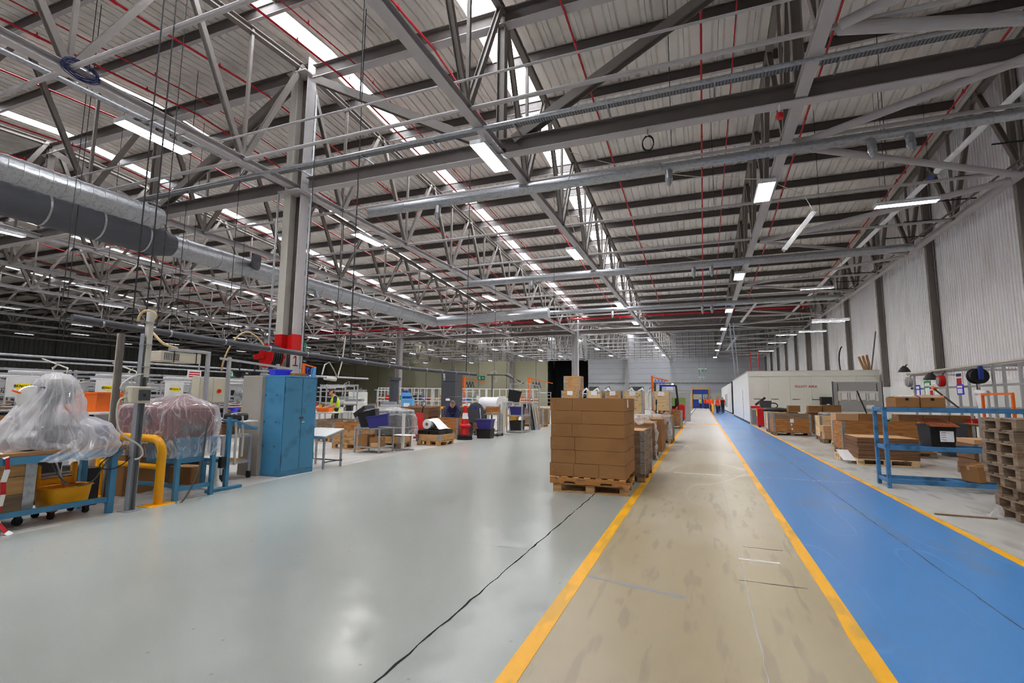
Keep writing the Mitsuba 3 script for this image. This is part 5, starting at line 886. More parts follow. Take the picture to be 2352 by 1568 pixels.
obj('notice', B(.35, .68, -.04, -.03, 1.12, 1.3), 'paper', t); cable('black_pole', 'black pole with red grip leaning in front of the notice board', [(7.7, 28.9, .03), (7.5, 28.9, .85), (7.3, 28.9, 1.5), (7.22, 28.9, 1.75), (7.15, 28.9, 2.0)], .03, 'black', 'tool')
# bins, cages and crates by the walkway
t = thing('wire_cage', 'grey wire mesh cage with red lid at the corner of the white room', 'cage', (2.98, 33.5, 0)); [obj('post', MB().bar((a, b, 0), (a, b, 1.0), .03, .03), 'galv', t) for a in (-.22, .22) for b in (-.3, .3)]
wm = MB()
for z in np.arange(.08, 1.0, .1): wm.bar((-.22, -.3, z), (.22, -.3, z), .01, .01); wm.bar((-.22, -.3, z), (-.22, .3, z), .01, .01)
for q in np.arange(-.2, .21, .08): wm.bar((q, -.3, .05), (q, -.3, 1.0), .01, .01); wm.bar((-.22, q * 1.4, .05), (-.22, q * 1.4, 1.0), .01, .01)
obj('mesh', wm, 'galv', t, kind='stuff'); obj('lid', BV(-.24, .26, -.32, .32, 1.0, 1.14, .02), 'red', t); obj('load', BV(-.19, .19, -.27, .27, .05, .9, .02), 'mid_grey', t)
t = thing('red_bin', 'red lidded bin with yellow notice beside the wire cage', 'bin', (3.02, 30.9, 0)); obj('body', BV(-.2, .2, -.3, .3, .05, 1.05, .03), 'red', t); obj('notice', B(-.204, -.2, -.15, .1, .6, .95), 'sign_yellow', t); obj('wheel', MB().tube((-.15, -.31, .06), (-.05, -.31, .06), .06, 14), 'rubber', t)
t = thing('recycling_bin', 'light grey recycling bin with green stickers by the walkway', 'bin', (3.35, 29.4, 0)); obj('body', BV(-.3, .35, -.3, .3, 0, .92, .02), 'grey_panel', t); obj('sticker', MB().box(-.18, -.06, -.304, -.3, .55, .66), 'green', t); obj('sticker', MB().box(.02, .2, -.304, -.3, .55, .66), 'ink', t); obj('black_sacks', MB().tm(trimesh.creation.icosphere(3, 1), (0, 0, 0)), 'black', t, True, at=T().translate([.3, .0, .98]).scale([.7, .35, .14]))
tote('dark grey tub with label on top of the recycling bins', (3.3, 31.2, 1.06), 0, .6, .45, .4, 'dark_grey'); t = thing('cylinder_bag', 'black roll lying tilted on the red lidded cage', 'roll', (3.1, 33.4, 1.145)); obj('roll', MB().tube((-.1, 0, .06), (.45, .1, .5), .07, 12), 'black', t, 40)
tag(obj('machine_part', MB().pipe([(3.7 + .2 * math.cos(a), 31.1, 1.2 + .14 * math.sin(a)) for a in np.linspace(0, 9, 40)], .03, 6), 'black', None, True), 'black coiled part on top of the bins by the walkway', 'part'); collar_box('film wrapped crate beside the grey recycling bin', (3.25, 26.6, 0), 0, 4, .8, .9, 'wood_pale', None, 'wood_old')
t = collar_box('large planked collar crate with grey top board by the walkway', (3.53, 24.6, 0), 0, 4, 1.42, 1.1, 'wood_warm', 'wood_old', 'wood_old', fill='wood_pale'); 
for x, z, s_ in ((0, .62, .07), (-.02, .46, .03), (0, .28, .03)): obj('label_sheet', B(x - s_, x + s_, -.554, -.55, z - s_, z + s_ * 1.4), 'paper', t)
for i, (x, y, w, h, z) in enumerate([(4.1, 27.3, .5, .3, .95), (4.95, 27.2, .55, .3, .95), (5.65, 27.3, .75, .4, .9), (4.0, 27.4, .55, .93, 0), (4.95, 27.4, .6, .93, 0), (5.75, 27.4, .85, .88, 0)]): carton('cardboard_box', f'brown carton behind the large planked crate, {ORD[i]} of its group', (x, y, z), 0, w, .5, h, 'card', 'cartons behind the planked crate')
t = tote('black plastic crate on the floor right of the planked crate', (5.0, 25.6, .145), 0, .7, .6, .5, 'black'); pallet('pallet under the black crate right of the planked crate', (5.0, 25.6, 0), 0, .75, .8, 'wood_old')
t = collar_box('dark film wrapped load on a pallet near the cartons', (5.0, 24.1, 0), 0, 4, .8, .9, 'dark_grey', 'black_soft', 'wood_old'); obj('wrap', drape([(1.03, 0, 0, .3, .3), (1.0, 0, 0, .42, .47), (.6, 0, 0, .43, .48), (.2, 0, 0, .43, .48)], 64, ((23, .02),), 6, 6), 'clear_film', t, True)
collar_box('metal cornered crate with red cloth behind the pale cartons', (4.55, 22.3, 0), 0, 4, .8, .9, 'wood_pale', None, 'wood_old', fill='red')
pallet('dark old pallet under the two small pale cartons', (4.3, 20.75, 0), 0, .7, .6, 'wood_old'); carton('cardboard_box', 'lower small pale carton on the dark old pallet', (4.25, 20.72, .145), 0, .5, .45, .24, 'card_light'); carton('cardboard_box', 'upper small pale carton on the dark old pallet', (4.22, 20.72, .386), .03, .5, .45, .23, 'card_light')
pallet('pale pallet under the tall pale cartons', (4.75, 19.5, 0), 0, 1.35, .8, 'wood_pale')
for r in range(3):
    for i in range(2): carton('cardboard_box', f'pale carton in the tall stack on the pale pallet, {("bottom", "middle", "top")[r]} row, {("left", "right")[i]}', (4.41 + .66 * i, 19.5, .146 + .315 * r), 0, .64, .74, .312, 'card_light' if i == 0 else 'card', 'tall pale cartons')
t = collar_box('long brown collar crate behind the flat cardboard stack', (4.7, 16.95, 0), 0, 4, 2.1, 1.1, 'wood_warm', None, 'wood_old')
for i in range(3): carton('cardboard_box', f'brown carton in the row behind the long collar crate, {ORD[i]} from the left', (5.85 + .62 * i, 18.6, .0), 0, .6, .6, 1.1, 'card_dark', 'brown cartons behind the long crate')
t = thing('cardboard_stack', 'stack of folded flat cardboard on a pallet behind the blue rack', 'cardboard stack', (3.98, 14.6, 0))
for n, p in pallet_parts(1.2, 1.2, 'wood_pale'): obj('pallet_' + n, p, None, t)
for k in range(5): obj('bundle', BV(-.58 + .01 * (k % 3), .62 - .012 * (k % 2), -.58, .6, .146 + .098 * k, .146 + .098 * k + .096, .003), 'card_edge', t)
obj('top_sheet', BV(-.57, .6, -.57, .58, .636, .645, .002), 'card_light', t); tag(obj('blue_board', MB().bar((3.28, 14.15, .08), (3.3, 14.95, .26), .3, .012), 'white_soft'), 'pale blue sheet leaning on the pallet of flat cardboard', 'sheet')
pallet('pale pallet in front of the flat cardboard, below the blue sheet', (3.45, 15.3, 0), 1.57, .6, .4, 'wood_pale')
# blue rack
t = thing('steel_rack', 'long blue steel rack with bare shelf rails right of the walkway', 'rack', (3.95, 10.8, 0))
for x in (-.96, .96):
    for y in (-.26, .26): obj('post', BV(x - .03, x + .03, y - .03, y + .03, 0, 1.4, .004), 'rack_blue', t)
for z in (1.36, .70, .13):
    for y in (-.26, .26): obj('beam', BV(-.93, .93, y - .025, y + .025, z - .045, z + .035, .004), 'rack_blue', t)
    for x in (-.96, .96): obj('end_beam', BV(x - .02, x + .02, -.24, .24, z - .04, z + .03, .004), 'rack_blue', t)
obj('cross_bar', MB().bar((.1, -.24, .15), (.0, .24, .15), .05, .04), 'rack_blue', t)
for i, x in enumerate((3.34, 3.7)):
    t = thing('cardboard_box', f'brown flat carton with open flaps on the blue rack, {("left", "right")[i]} of the pair', 'cardboard box', (x, 10.78, 1.397), .01); obj('body', BV(-.172, .172, -.24, .24, 0, .17, .005), 'card', t)
    obj('flap', MB().bar((0, -.24, .172), (0, -.05, .2 + .02 * i), .33, .004, (0, 0, 1)).bar((0, .24, .172), (0, .05, .185), .33, .004, (0, 0, 1)), 'card_light', t); obj('tape', B(-.03, .02, -.2412, -.24, .12, .165), 'ink', t); obj('paper', MB().bar((.0, -.2, .19), (.02, .0, .205), .2, .002), 'paper', t)
t = tote('black plastic crate with terracotta lid on the blue rack', (3.8, 10.8, .736), .02, .37, .52, .37, 'black'); hx = MB()
hx.bev(-.2, .2, -.28, .28, .37, .385, .006)
for a in range(6):
    for b in range(8): hx.bev(-.18 + .06 * a, -.13 + .06 * a, -.26 + .065 * b, -.205 + .065 * b, .385, .395, .004)
obj('lid', MB().raw(hx.mesh()[0] @ trimesh.transformations.rotation_matrix(.2, [1, 0, 0])[:3, :3].T + [0, 0, .035], hx.mesh()[1]), 'hose_terra' if 'm_hose_terra' in scene else mat('hose_terra', (168, 92, 56), .7) and 'hose_terra', t); k = obj('label_sheet', B(-.05, .14, -.266, -.262, .09, .27), 'paper', t)
for q in range(4): obj('print', B(-.035, .03, -.268, -.266, .24 - .04 * q, .246 - .04 * q), 'ink', t)
carton('cardboard_box', None, 0, 0, .4, .34, .26, 'card', tw=TR((4.35, 10.72, .2), .35) @ T().rotate([0, 1, 0], -9)); tag('cardboard_box' if 0 else list(k for k in labels if k.startswith('cardboard_box') and '__' not in k)[-1] if 0 else [k for k in place if k.startswith('cardboard_box')][-1], 'brown open carton tilted on the lowest rails of the blue rack')
# pallet stack
for k in range(9): pallet(f'old wooden pallet in the stack at the right edge, {ORD[k]} from the floor', (4.16 + (.09 if k < 3 else 0) + r6.uniform(-.03, .03), 8.28 + r6.uniform(-.02, .02), .1442 * k), r6.uniform(-.03, .03), 1.2, .8, 'wood_old', 'pallets stacked at the right edge')
tag(obj('wood_strip', BV(2.85, 3.5, 8.35, 8.39, 0, .02, .004), 'wood_old'), 'thin wooden strip lying on the floor before the pallet stack', 'strip'); rag('tuft of white plastic shreds at the foot of the pallet stack', (3.42, 8.42, 0), [(0, 0, .02), (.08, .02, .08), (.12, 0, .16), (.1, -.05, .03), (.16, -.04, .015)], 2, .12)
# bench gantry along the right wall
t = thing('tool_gantry', 'aluminium profile bench gantry with hanging tools along the right wall', 'gantry', (7.2, 0, 0))
for y in (15.5, 16.2, 16.7, 17.5, 18.0, 18.6, 19.4, 20.8, 21.9): obj('post', BV(-.03, .03, y - .03, y + .03, 0, 2.42, .004), 'alu', t)
for z in (2.44, 1.95, 1.35, .85): obj('rail', MB().bar((0, 14.5, z), (0, 22.2, z), .05, .06), 'alu', t)
obj('arm', MB().bar((-.5, 15.6, 2.40), (.9, 15.6, 2.40), .05, .05).bar((-.5, 17.6, 2.40), (.9, 17.6, 2.40), .05, .05).bar((-.5, 20.6, 2.4), (.9, 20.6, 2.4), .05, .05), 'alu', t); obj('bench_top', BV(-.1, .9, 14.6, 22, .86, .9, .01), 'ply_top', t); obj('trunk', MB().tube((-.1, 14.5, 2.52), (-.1, 22.2, 2.5), .04, 10), 'cable', t, 40)
H_ = lambda y, z, x=7.1: (x, y, z)
for i, (y, z) in enumerate(((22.3, 2.62), (20.1, 2.25))):
    t = thing('work_lamp', f'black work lamp hung on the bench gantry, {("left", "right")[i]} one', 'lamp', (7.05, y, z)); obj('shade', MB().lathe([(.04, .2), (.12, .12), (.2, -.02), (.19, -.03), (.1, .08)], 20), 'black', t, 40); obj('bracket', MB().tube((0, 0, .15), (.1, 0, .25), .02, 8), 'black', t)
for i, (y, z, c) in enumerate(((21.7, 2.2, 'grey_panel'), (19.15, 2.15, 'red'))):
    t = thing('hose_reel', f'small {"red" if i else "grey"} hose reel hanging from the bench gantry', 'hose reel', (7.0, y, z)); obj('drum', MB().lathe([(.17, 0), (.18, .02), (.18, .12), (.17, .14)], 24, (-.1, 0, 0), 'x'), c, t, 40); obj('disc', MB().tube((-.12, 0, 0), (-.1, 0, 0), .12, 20), 'galv', t, 40); obj('hook', MB().tube((0, 0, .16), (0.1, 0, .3), .012, 8), 'black', t)
t = thing('hose_reel', 'big black and blue hose reel hanging from the bench gantry', 'hose reel', (6.95, 16.88, 2.2)); obj('drum', MB().lathe([(.2, -.12), (.21, -.1), (.17, -.08), (.17, .1), (.21, .12), (.2, .14)], 26, (0, 0, 0), 'y'), 'black', t, 40); obj('bracket', BV(-.05, .05, -.2, -.13, -.1, .26, .01), 'blue', t); obj('hanging_gun', MB().tube((-.1, -.15, -.2), (-.1, -.15, -.75), .012, 8).tube((-.1, -.15, -.55), (-.1, -.15, -.8), .025, 8), 'black', t)
for i, (y, z, w, h, c) in enumerate([(18.35, 2.15, .42, .5, 'white'), (20.2, 1.83, .34, .42, 'white'), (20.6, 1.9, .5, .6, 'green'), (21.3, 1.86, .34, .44, 'bright_blue'), (21.9, 1.86, .3, .4, 'white'), (18.27, 1.86, .4, .3, 'bright_blue')]):
    t = thing('notice_sheet', f'{dict(white="white printed", green="green framed", bright_blue="blue framed")[c]} notice on the bench gantry, {ORD[i]} of the set', 'notice', (7.12 - .03 * (i % 2), y, z), 0, 'notices on the bench gantry'); obj('board', BV(-.01, .01, -w / 2, w / 2, -h / 2, h / 2, .003), c, t); obj('print', MB().box(-.013, -.01, -w * .38, w * .38, h * .2, h * .38), 'navy' if c == 'white' else 'paper', t)
    obj('print', MB().box(-.013, -.01, -w * .35, w * .35, -h * .35, h * .1), 'red_pipe' if i < 2 else 'paper', t)
tag(obj('boom_lance', MB().tube((6.9, 19.6, 1.95), (6.9, 17.9, 1.3), .025, 10), 'black'), 'black lance with orange grip leaning on the bench gantry', 'tool'); obj('grip', MB().tube((6.9, 19.6, 1.95), (6.9, 19.42, 1.9), .05, 10).tube((6.9, 18.9, 1.67), (6.9, 18.8, 1.64), .035, 10), 'orange', 'boom_lance')
tag(obj('tubular_stand', MB().bar((6.6, 14.6, 0), (6.6, 14.6, 1.72), .05, .05).bar((6.6, 15.9, 0), (6.6, 15.9, 1.72), .05, .05).bar((6.6, 15.9, 1.7), (6.6, 14.6, 1.7), .05, .05), 'orange'), 'orange tubular frame at the right edge beyond the blue rack', 'frame'); t = thing('paper_rolls', 'white paper rolls on a frame at the right bench gantry', 'roll holder', (6.8, 16.4, 0)); obj('post', MB().bar((0, -.3, 0), (0, -.3, 1.8), .04, .04), 'alu', t); obj('post', MB().bar((0, .25, 0), (0, .25, 1.8), .04, .04), 'alu', t); obj('roll', MB().tube((0, -.28, 1.72), (0, .24, 1.76), .07, 14), 'paper', t, 40); obj('web', MB().bar((-.06, 0, 1.7), (-.02, -.1, 1.1), .4, .004, (1, 0, 0)), 'paper', t)
for i, (x, y, w, h, c) in enumerate([(6.4, 20.9, .5, .9, 'green'), (7.4, 18.1, .45, .12, 'red'), (6.4, 19.6, .6, .6, 'dark_grey'), (6.5, 17.4, .5, .9, 'dark_grey'), (6.3, 22.6, .6, .8, 'black')]): t = tote(f'{dict(green="green", red="red", dark_grey="dark grey", black="black")[c]} bin below the bench gantry, {ORD[i]} of the set', (x, y, 0 if h > .5 else .901), 0, w, w, h, c, name='storage_bin', cat='bin')
pallet('raised pallet of boards right behind the blue rack', (5.6, 13.2, .0), 0, 1.0, .8, 'wood_old')
t = thing('board_stack', 'stack of brown boards behind the black crate of the rack', 'board stack', (5.6, 13.2, .145))
for k in range(6): obj('board', BV(-.5 + .02 * (k % 2), .52 - .03 * (k % 3), -.38, .38, .1 * k, .1 * k + .095, .004), 'card_edge' if k < 5 else 'card_light', t)
t = thing('trestle', 'grey steel trestle frame standing behind the blue rack', 'trestle', (5.2, 12.0, 0)); alu_frame(t, -.25, .25, -.2, .2, (.15, .66), (0, .68), .04, 'galv')
tag(obj('dark_panel', MB().bar((4.75, 11.6, .0), (4.95, 11.6, 1.2), .5, .02), 'dark_grey'), 'dark grey board with white label leaning beside the pallet stack', 'panel')
# ================================================================ people
import manifold3d as m3
def bone(p, r, q, s, n=14):
    a = m3.Manifold.sphere(r, n).translate([float(v) for v in p]); b = m3.Manifold.sphere(s, n).translate([float(v) for v in q]); return m3.Manifold.batch_hull([a, b])
def chain(*pr): return [bone(a[0], a[1], b[0], b[1]) for a, b in zip(pr, pr[1:])]
def blend(parts, el=.035, it=8):
    u = m3.Manifold.batch_boolean(parts, m3.OpType.Add).refine_to_length(el); m = u.to_mesh(); t = trimesh.Trimesh(m.vert_properties[:, :3], m.tri_verts, process=True)
    trimesh.smoothing.filter_taubin(t, .5, .53, it); return t
def person(lab, loc, rz, vest, shirt, trousers, hair, lean=0., knee=0., arms=None, bands=None, head_tilt=0., stride=.1, coat=False):
    "faces -y before rz; lean is the forward bend of the back in radians"
    t = thing('person', lab, 'person', loc, rz); V = lambda *a: np.array(a, float)
    pel = V(0, .0 + .25 * math.sin(lean) * .5, .94); up = V(0, -math.sin(lean), math.cos(lean)); L, Rr = V(.0, 0, 0), None
    ch, nk = pel + up * .36, pel + up * .55; hl = lean + head_tilt; hd = nk + V(0, -math.sin(hl), math.cos(hl)) * .17 + V(0, -.02, 0)
    sh = [nk - up * .05 + V(s * .19, 0, 0) for s in (-1, 1)]; hp = [pel + V(s * .09, 0, -.03) for s in (-1, 1)]
    an = [V(-.1, -stride, .08), V(.1, stride, .08)]; kn = [(h + a) / 2 + V(0, -.04 - knee, .02) for h, a in zip(hp, an)]
    if arms is None: arms = [((-.27, .03, 1.17), (-.27, -.06, .93)), ((.27, .03, 1.17), (.27, -.06, .93))]
    el = [V(*a[0]) for a in arms]; ha = [V(*a[1]) for a in arms]; body = []
    body += chain((pel, .13), (ch, .135), (nk - up * .06, .1), (nk, .055), (hd - V(0, 0, .05), .06))
    for i in (0, 1):
        body += chain((sh[i], .06), (el[i], .043), (ha[i], .028)); body += [bone(nk - up * .06, .09, sh[i], .06)]
        body += chain((hp[i], .095), (kn[i], .06), (an[i], .042)); body += [bone(an[i] - V(0, 0, .03), .04, an[i] + V(0, -.15, -.05), .03)]
        d = ha[i] - el[i]; d /= np.linalg.norm(d); sd = np.cross(d, V(0, 0, 1) if abs(d[2]) < .9 else V(0, 1, 0)); sd /= np.linalg.norm(sd); nn = np.cross(sd, d)
        body += [bone(ha[i] + d * .02, .026, ha[i] + d * .08, .03)]
        for k, (o, l) in enumerate(((-.028, .07), (-.009, .08), (.01, .075), (.028, .06))): b0 = ha[i] + d * .09 + sd * o; body += chain((b0, .0095), (b0 + d * l * .55, .009), (b0 + d * l + nn * -.02, .008))
        b0 = ha[i] + d * .03 - sd * .03; body += chain((b0, .011), (b0 + d * .04 - sd * .025, .0095), (b0 + d * .065 - sd * .03, .009))
    F = V(0, -math.cos(hl), -math.sin(hl)); U = V(0, -math.sin(hl), math.cos(hl))
    body += [bone(hd + U * .03 - F * .015, .092, hd + U * .0 + F * .01, .08), bone(hd + F * .03 - U * .07, .05, hd + F * .05 - U * .02, .06), bone(hd + F * .1 + U * .01, .012, hd + F * .115 - U * .025, .017)]
    for s in (-1, 1): body += [bone(hd + V(s * .09, 0, 0) + U * .01, .018, hd + V(s * .092, 0, 0) - U * .025, .014)]
    obj('body', MB().tm(blend(body, .03, 6)), 'skin', t, True)
    eyes = MB()
    for s in (-1, 1): eyes.tm(trimesh.creation.icosphere(1, .011), hd + V(s * .032, 0, 0) + F * .088 + U * .02)
    obj('eyes', eyes, 'ink', t); obj('mouth', MB().tm(trimesh.creation.icosphere(1, .014), hd + F * .1 - U * .062), 'dark_red', t)
    hb = [bone(hd + U * .055 - F * .02, .088, hd - F * .04 + U * .0, .08)]; obj('hair', MB().tm(blend(hb, .03, 3)), hair, t, True)
    tr = []
    for i in (0, 1): tr += chain((hp[i] + V(0, 0, .06), .115), (hp[i], .11), (kn[i], .078), (an[i] + V(0, 0, .03), .062))
    tr += [bone(pel + V(-.05, 0, 0), .125, pel + V(.05, 0, 0), .125)]; obj('trousers', MB().tm(blend(tr, .04, 5)), trousers, t, True)
    tp = chain((pel + V(0, 0, .02), .142), (ch, .15), (nk - up * .08, .11)) + [bone(ch + V(-.07, 0, 0), .125, ch + V(.07, 0, 0), .125)]
    for i in (0, 1): tp += [bone(nk - up * .08, .1, sh[i], .07)] + chain((sh[i], .075), (sh[i] * .35 + el[i] * .65, .06))
    if coat:
        for i in (0, 1): tp += chain((sh[i], .075), (el[i], .058), (ha[i] * .9 + el[i] * .1, .045))
    obj('shirt', MB().tm(blend(tp, .04, 5)), shirt, t, True)
    if vest:
        vv = chain((pel - V(0, 0, .05), .165), (ch, .168), (nk - up * .1, .12)) + [bone(ch + V(-.08, 0, 0), .14, ch + V(.08, 0, 0), .14), bone(pel + V(-.05, 0, 0), .15, pel + V(.05, 0, 0), .15)]
        for i in (0, 1): vv += [bone(nk - up * .09, .105, sh[i] * .8 + nk * .2, .078)]
        v = obj('vest', MB().tm(blend(vv, .04, 4)), vest, t, True)
        if bands: obj('reflective_band', MB().lathe([(.155, 0), (.195, .005), (.195, .055), (.155, .06)], 24, tuple(pel + up * .1), 'z'), 'grey_panel', v, 40)
    sh_ = MB()
    for a in an: sh_.tm(blend([bone(a - V(0, 0, .03), .048, a + V(0, -.16, -.045), .034)], .04, 2))
    obj('shoes', sh_, 'black', t, True); return t
person('worker in yellow hi-vis vest and navy shirt packing at a bench beyond the trolley', (-13.1, 15.2, 0), -.75, 'hivis', 'navy', 'black', 'hair', lean=.12, head_tilt=.5, arms=[((-.3, -.08, 1.15), (-.16, -.36, 1.06)), ((.3, -.08, 1.15), (.12, -.4, 1.04))], bands=True)
person('worker in navy overalls bending down behind the wooden crate', (-9.3, 17.5, 0), .5, None, 'navy', 'navy', 'hair_grey', lean=1.15, head_tilt=-.1, knee=.08, arms=[((-.27, -.55, .95), (-.2, -.62, .7)), ((.27, -.55, .95), (.2, -.62, .7))], coat=True)
W = [((.25, -.02, 1.17), (.28, -.12, .95)), ]
person('person in black coat with orange sleeves walking on the blue walkway', (2.1, 60.5, 0), .1, 'black', 'hivis_orange', 'black', 'hair_grey', coat=True, stride=.16)
person('person in orange hi-vis vest walking left on the blue walkway', (1.5, 59, 0), .2, 'hivis_orange', 'white', 'navy', 'hair_grey', bands=True, stride=.14, coat=True)
person('person in orange top half hidden behind the walking pair', (1.75, 62.5, 0), 0, 'hivis_orange', 'hivis_orange', 'navy', 'hair', coat=True); person('person in orange jacket behind the far yellow barrier', (1.0, 66, 0), .3, 'hivis_orange', 'hivis_orange', 'black', 'hair', coat=True)
person('person in yellow hi-vis jacket standing at the far blue door', (-.35, 88, 0), .8, 'hivis', 'white', 'black', 'hair_grey', bands=True, coat=True); person('person in orange jacket turned away before the far blue door', (.75, 87, 0), 2.2, 'hivis_orange', 'hivis_orange', 'navy', 'hair', coat=True, stride=.16); person('person in orange jacket passing the right edge of the far blue door', (.35, 88, 0), 1.2, 'hivis_orange', 'hivis_orange', 'navy', 'hair', coat=True)
for i, y in enumerate((54.5, 59, 64)):
    t = thing('safety_barrier', f'far yellow pedestrian barrier along the walkway edge, {ORD[i]} from the camera', 'barrier', (1.02, y, 0)); obj('panel', BV(-.04, .04, -.9, .9, .25, 1.05, .01), 'yellow', t); obj('foot', MB().bar((0, -.8, 0), (0, -.8, .3), .06, .08), 'yellow', t); obj('foot', MB().bar((0, .8, 0), (0, .8, .3), .06, .08), 'yellow', t)
# exit signs hung in the hall
def exit_sign(lab, loc, w, rz=0., arrow=1, txt=True, hang=2.):
    t = thing('exit_sign', lab, 'sign', loc, rz); h = w * .5; obj('board', BV(-w / 2, w / 2, 0, .02, 0, h, .004), 'white' if txt else 'sign_green', t)
    hh = h * (.62 if txt else 1.); obj('green_field', B(-w / 2 + .02, w / 2 - .02, -.004, 0, .02, hh - .01), 'sign_green', t); a = arrow; m = MB()
    x0 = w * .05 * a; m.bar((x0, -.006, hh / 2), (x0 + a * w * .22, -.006, hh / 2), .004, h * .1); q = x0 + a * w * .32
    for s in (-1, 1): m.bar((q, -.006, hh / 2), (q - a * w * .14, -.006, hh / 2 + s * h * .2), .004, h * .1)
    obj('arrow', m, 'white', t); obj('door_mark', MB().box(-w * .28 * a - w * .07, -w * .28 * a + w * .07, -.008, -.004, hh * .15, hh * .85).box(-w * .13 * a - w * .03, -w * .13 * a + w * .03, -.008, -.004, hh * .15, hh * .6).box(-w * .13 * a - w * .025, -w * .13 * a + w * .025, -.008, -.004, hh * .65, hh * .82), 'white', t)
    if txt: obj('lettering', MB().text('FIRE EXIT', h * .22, (0, -.001, h * .72), (1, 0, 0), (0, 0, 1), .003, True), 'sign_green', t)
    if hang and rz: obj('wire', MB().tube((0, .01, h), (0, .01, h + hang), .008, 4), 'black', t)
    elif hang: obj('wire', MB().tube((-w * .4, .01, h), (-w * .4, .01, h + hang), .008, 4).tube((w * .4, .01, h), (w * .4, .01, h + hang), .008, 4), 'black', t)
    return t
exit_sign('large green fire exit sign hanging before the far end wall', (.15, 80.6, 5.7), 1.15, hang=2.35); exit_sign('smaller green fire exit sign below the large one', (.0, 80.63, 4.55), .85, hang=.75, txt=True); exit_sign('green fire exit sign behind the tall column with hose reel', (-18.9, 19.0, 3.8), .75, rz=.9, txt=False, hang=4.4); exit_sign('distant green exit sign on the olive end wall', (-42, 91.2, 5.0), 1.6, hang=0, txt=False); exit_sign('green exit sign tilted behind the grey cabinet', (-17.8, 14.6, 2.2), .6, rz=.9, txt=False, hang=6.1)

# ================================================================ benches with gantries at the left
def bench(loc, rz, lab, sign=None, seed=0, group='rows of benches at the left', small=False):
    r = random.Random(seed); t = thing('assembly_bench', lab, 'workbench', loc, rz, group); W = 1.3
    for x in (-W / 2, W / 2):
        obj('post', BV(x - .025, x + .025, .28, .33, 0, 1.98, .004), 'alu', t); obj('leg', BV(x - .025, x + .025, -.33, -.28, 0, .86, .004), 'alu', t)
    for z in (1.95, 1.72, 1.45, 1.15): obj('rail', MB().bar((-W / 2, .305, z), (W / 2, .305, z), .045, .045), 'alu', t)
    for x in (-W / 2, W / 2): obj('arm', MB().bar((x, .3, 1.93), (x, -.35, 1.93), .04, .04), 'alu', t)
    obj('worktop', BV(-W / 2 - .03, W / 2 + .03, -.36, .34, .86, .89, .006), 'ply_top' if seed % 2 else 'white', t); obj('shelf', BV(-W / 2, W / 2, -.1, .3, 1.16, 1.18, .004), 'grey_panel', t)
    obj('lamp_body', BV(-.5, .3, -.2, -.08, 1.86, 1.91, .01), 'lamp_body', t)
    if sign:
        obj('sign_board', BV(-.62, -.18, -.37, -.355, 1.42, 1.78, .004), 'white', t); obj('sign_plate', B(-.48, -.28, -.374, -.37, 1.57, 1.67), 'sign_yellow', t); obj('lettering', MB().text(sign, .045, (-.38, -.3745, 1.598), (1, 0, 0), (0, 0, 1), .002, True), 'ink', t)
    if not small:
        obj('panel', BV(-.5, .1, .27, .29, .95, 1.1, .004), r.choice(['black', 'dark_grey', 'bin_blue']), t); obj('cable', MB().pipe([(.3, .3, 1.9), (.35, .1, 2.1), (.2, 0, 2.0), (.28, -.1, 1.6), (.2, -.1, 1.4)], .012, 5), 'cable', t, True)
    return t
XB = RXB = None
rows = [(-12.0, [(5.32 - .1, 'BENCH 2'), (6.62, 'BENCH 3'), (8.02, 'BENCH 1'), (3.7, None), (9.5, None), (10.9, None)])]
place_desc = []
nb = 0
for y, sg in rows[0][1]:
    bench((-12.0, y + .35, 0), PI / 2, {'BENCH 2': 'bench gantry signed BENCH 2, half hidden by the milky plastic sheet', 'BENCH 3': 'bench gantry signed BENCH 3, left of the two-tone stanchion', 'BENCH 1': 'bench gantry signed BENCH 1, above the film covered red machine'}[sg] if sg else f'unsigned aluminium bench frame in the nearest bench row, {ORD[nb]} one', sg, nb); nb += 1
tools = ['black', 'bright_blue', 'red', 'card', 'white', 'orange', 'dark_grey', 'yellow', 'bin_blue', 'green']
cn = {'bright_blue': 'blue', 'card': 'brown', 'dark_grey': 'grey', 'bin_blue': 'navy'}
def goods(loc, rz, n, seed, desc, W=1.2, z=.892):
    r = random.Random(seed)
    for i in range(n):
        c = r.choice(tools); w, d, h = r.uniform(.5, .85) * W / n, r.uniform(.15, .3), r.uniform(.08, .26); u = -W / 2 + W * (i + .5) / n
        x, y = loc[0] + u * math.cos(rz) - .02 * math.sin(rz), loc[1] + u * math.sin(rz) + .02 * math.cos(rz); nm = f'{cn.get(c, c)} parts bin on {desc}, {ORD[i]} along it'
        if r.random() < .6: tote(nm, (x, y, z), rz, w, d, h, c, group='parts bins on the benches', name='storage_bin', cat='bin')
        else: carton('component_box', nm.replace('parts bin', 'component box'), (x, y, z), rz, w, d, h, c if c in ('card', 'white') else 'card', 'component boxes on the benches', tape=False)
for i, (y, sg) in enumerate(rows[0][1]):
    d = ('the left signed bench', 'the middle signed bench', 'the right signed bench')[i] if sg else f'the {ORD[i]} near bench'
    goods((-12.0, y + .35), PI / 2, 4, 30 + i, d)
BX = [(-15.2, 5), (-18.6, 6), (-22.5, 6), (-27, 7), (-32, 7), (-38, 8), (-45, 8)]
for j, (x, n) in enumerate(BX):
    for i in range(n):
        y = (4.8, 5.5, 7, 8.5, 10, 12, 14)[j] + i * (1.9 if j < 3 else 2.6); dsc = f'{ORD[j + 1]} bench row, {ORD[i]} along it'
        bench((x, y, 0), PI / 2, f'aluminium bench frame in the {dsc}', None, j * 10 + i, small=j > 3)
        if j < 5: goods((x, y), PI / 2, 4 if j < 3 else 3, 100 + j * 10 + i, f'the {ORD[i]} bench of the {ORD[j + 1]} row')
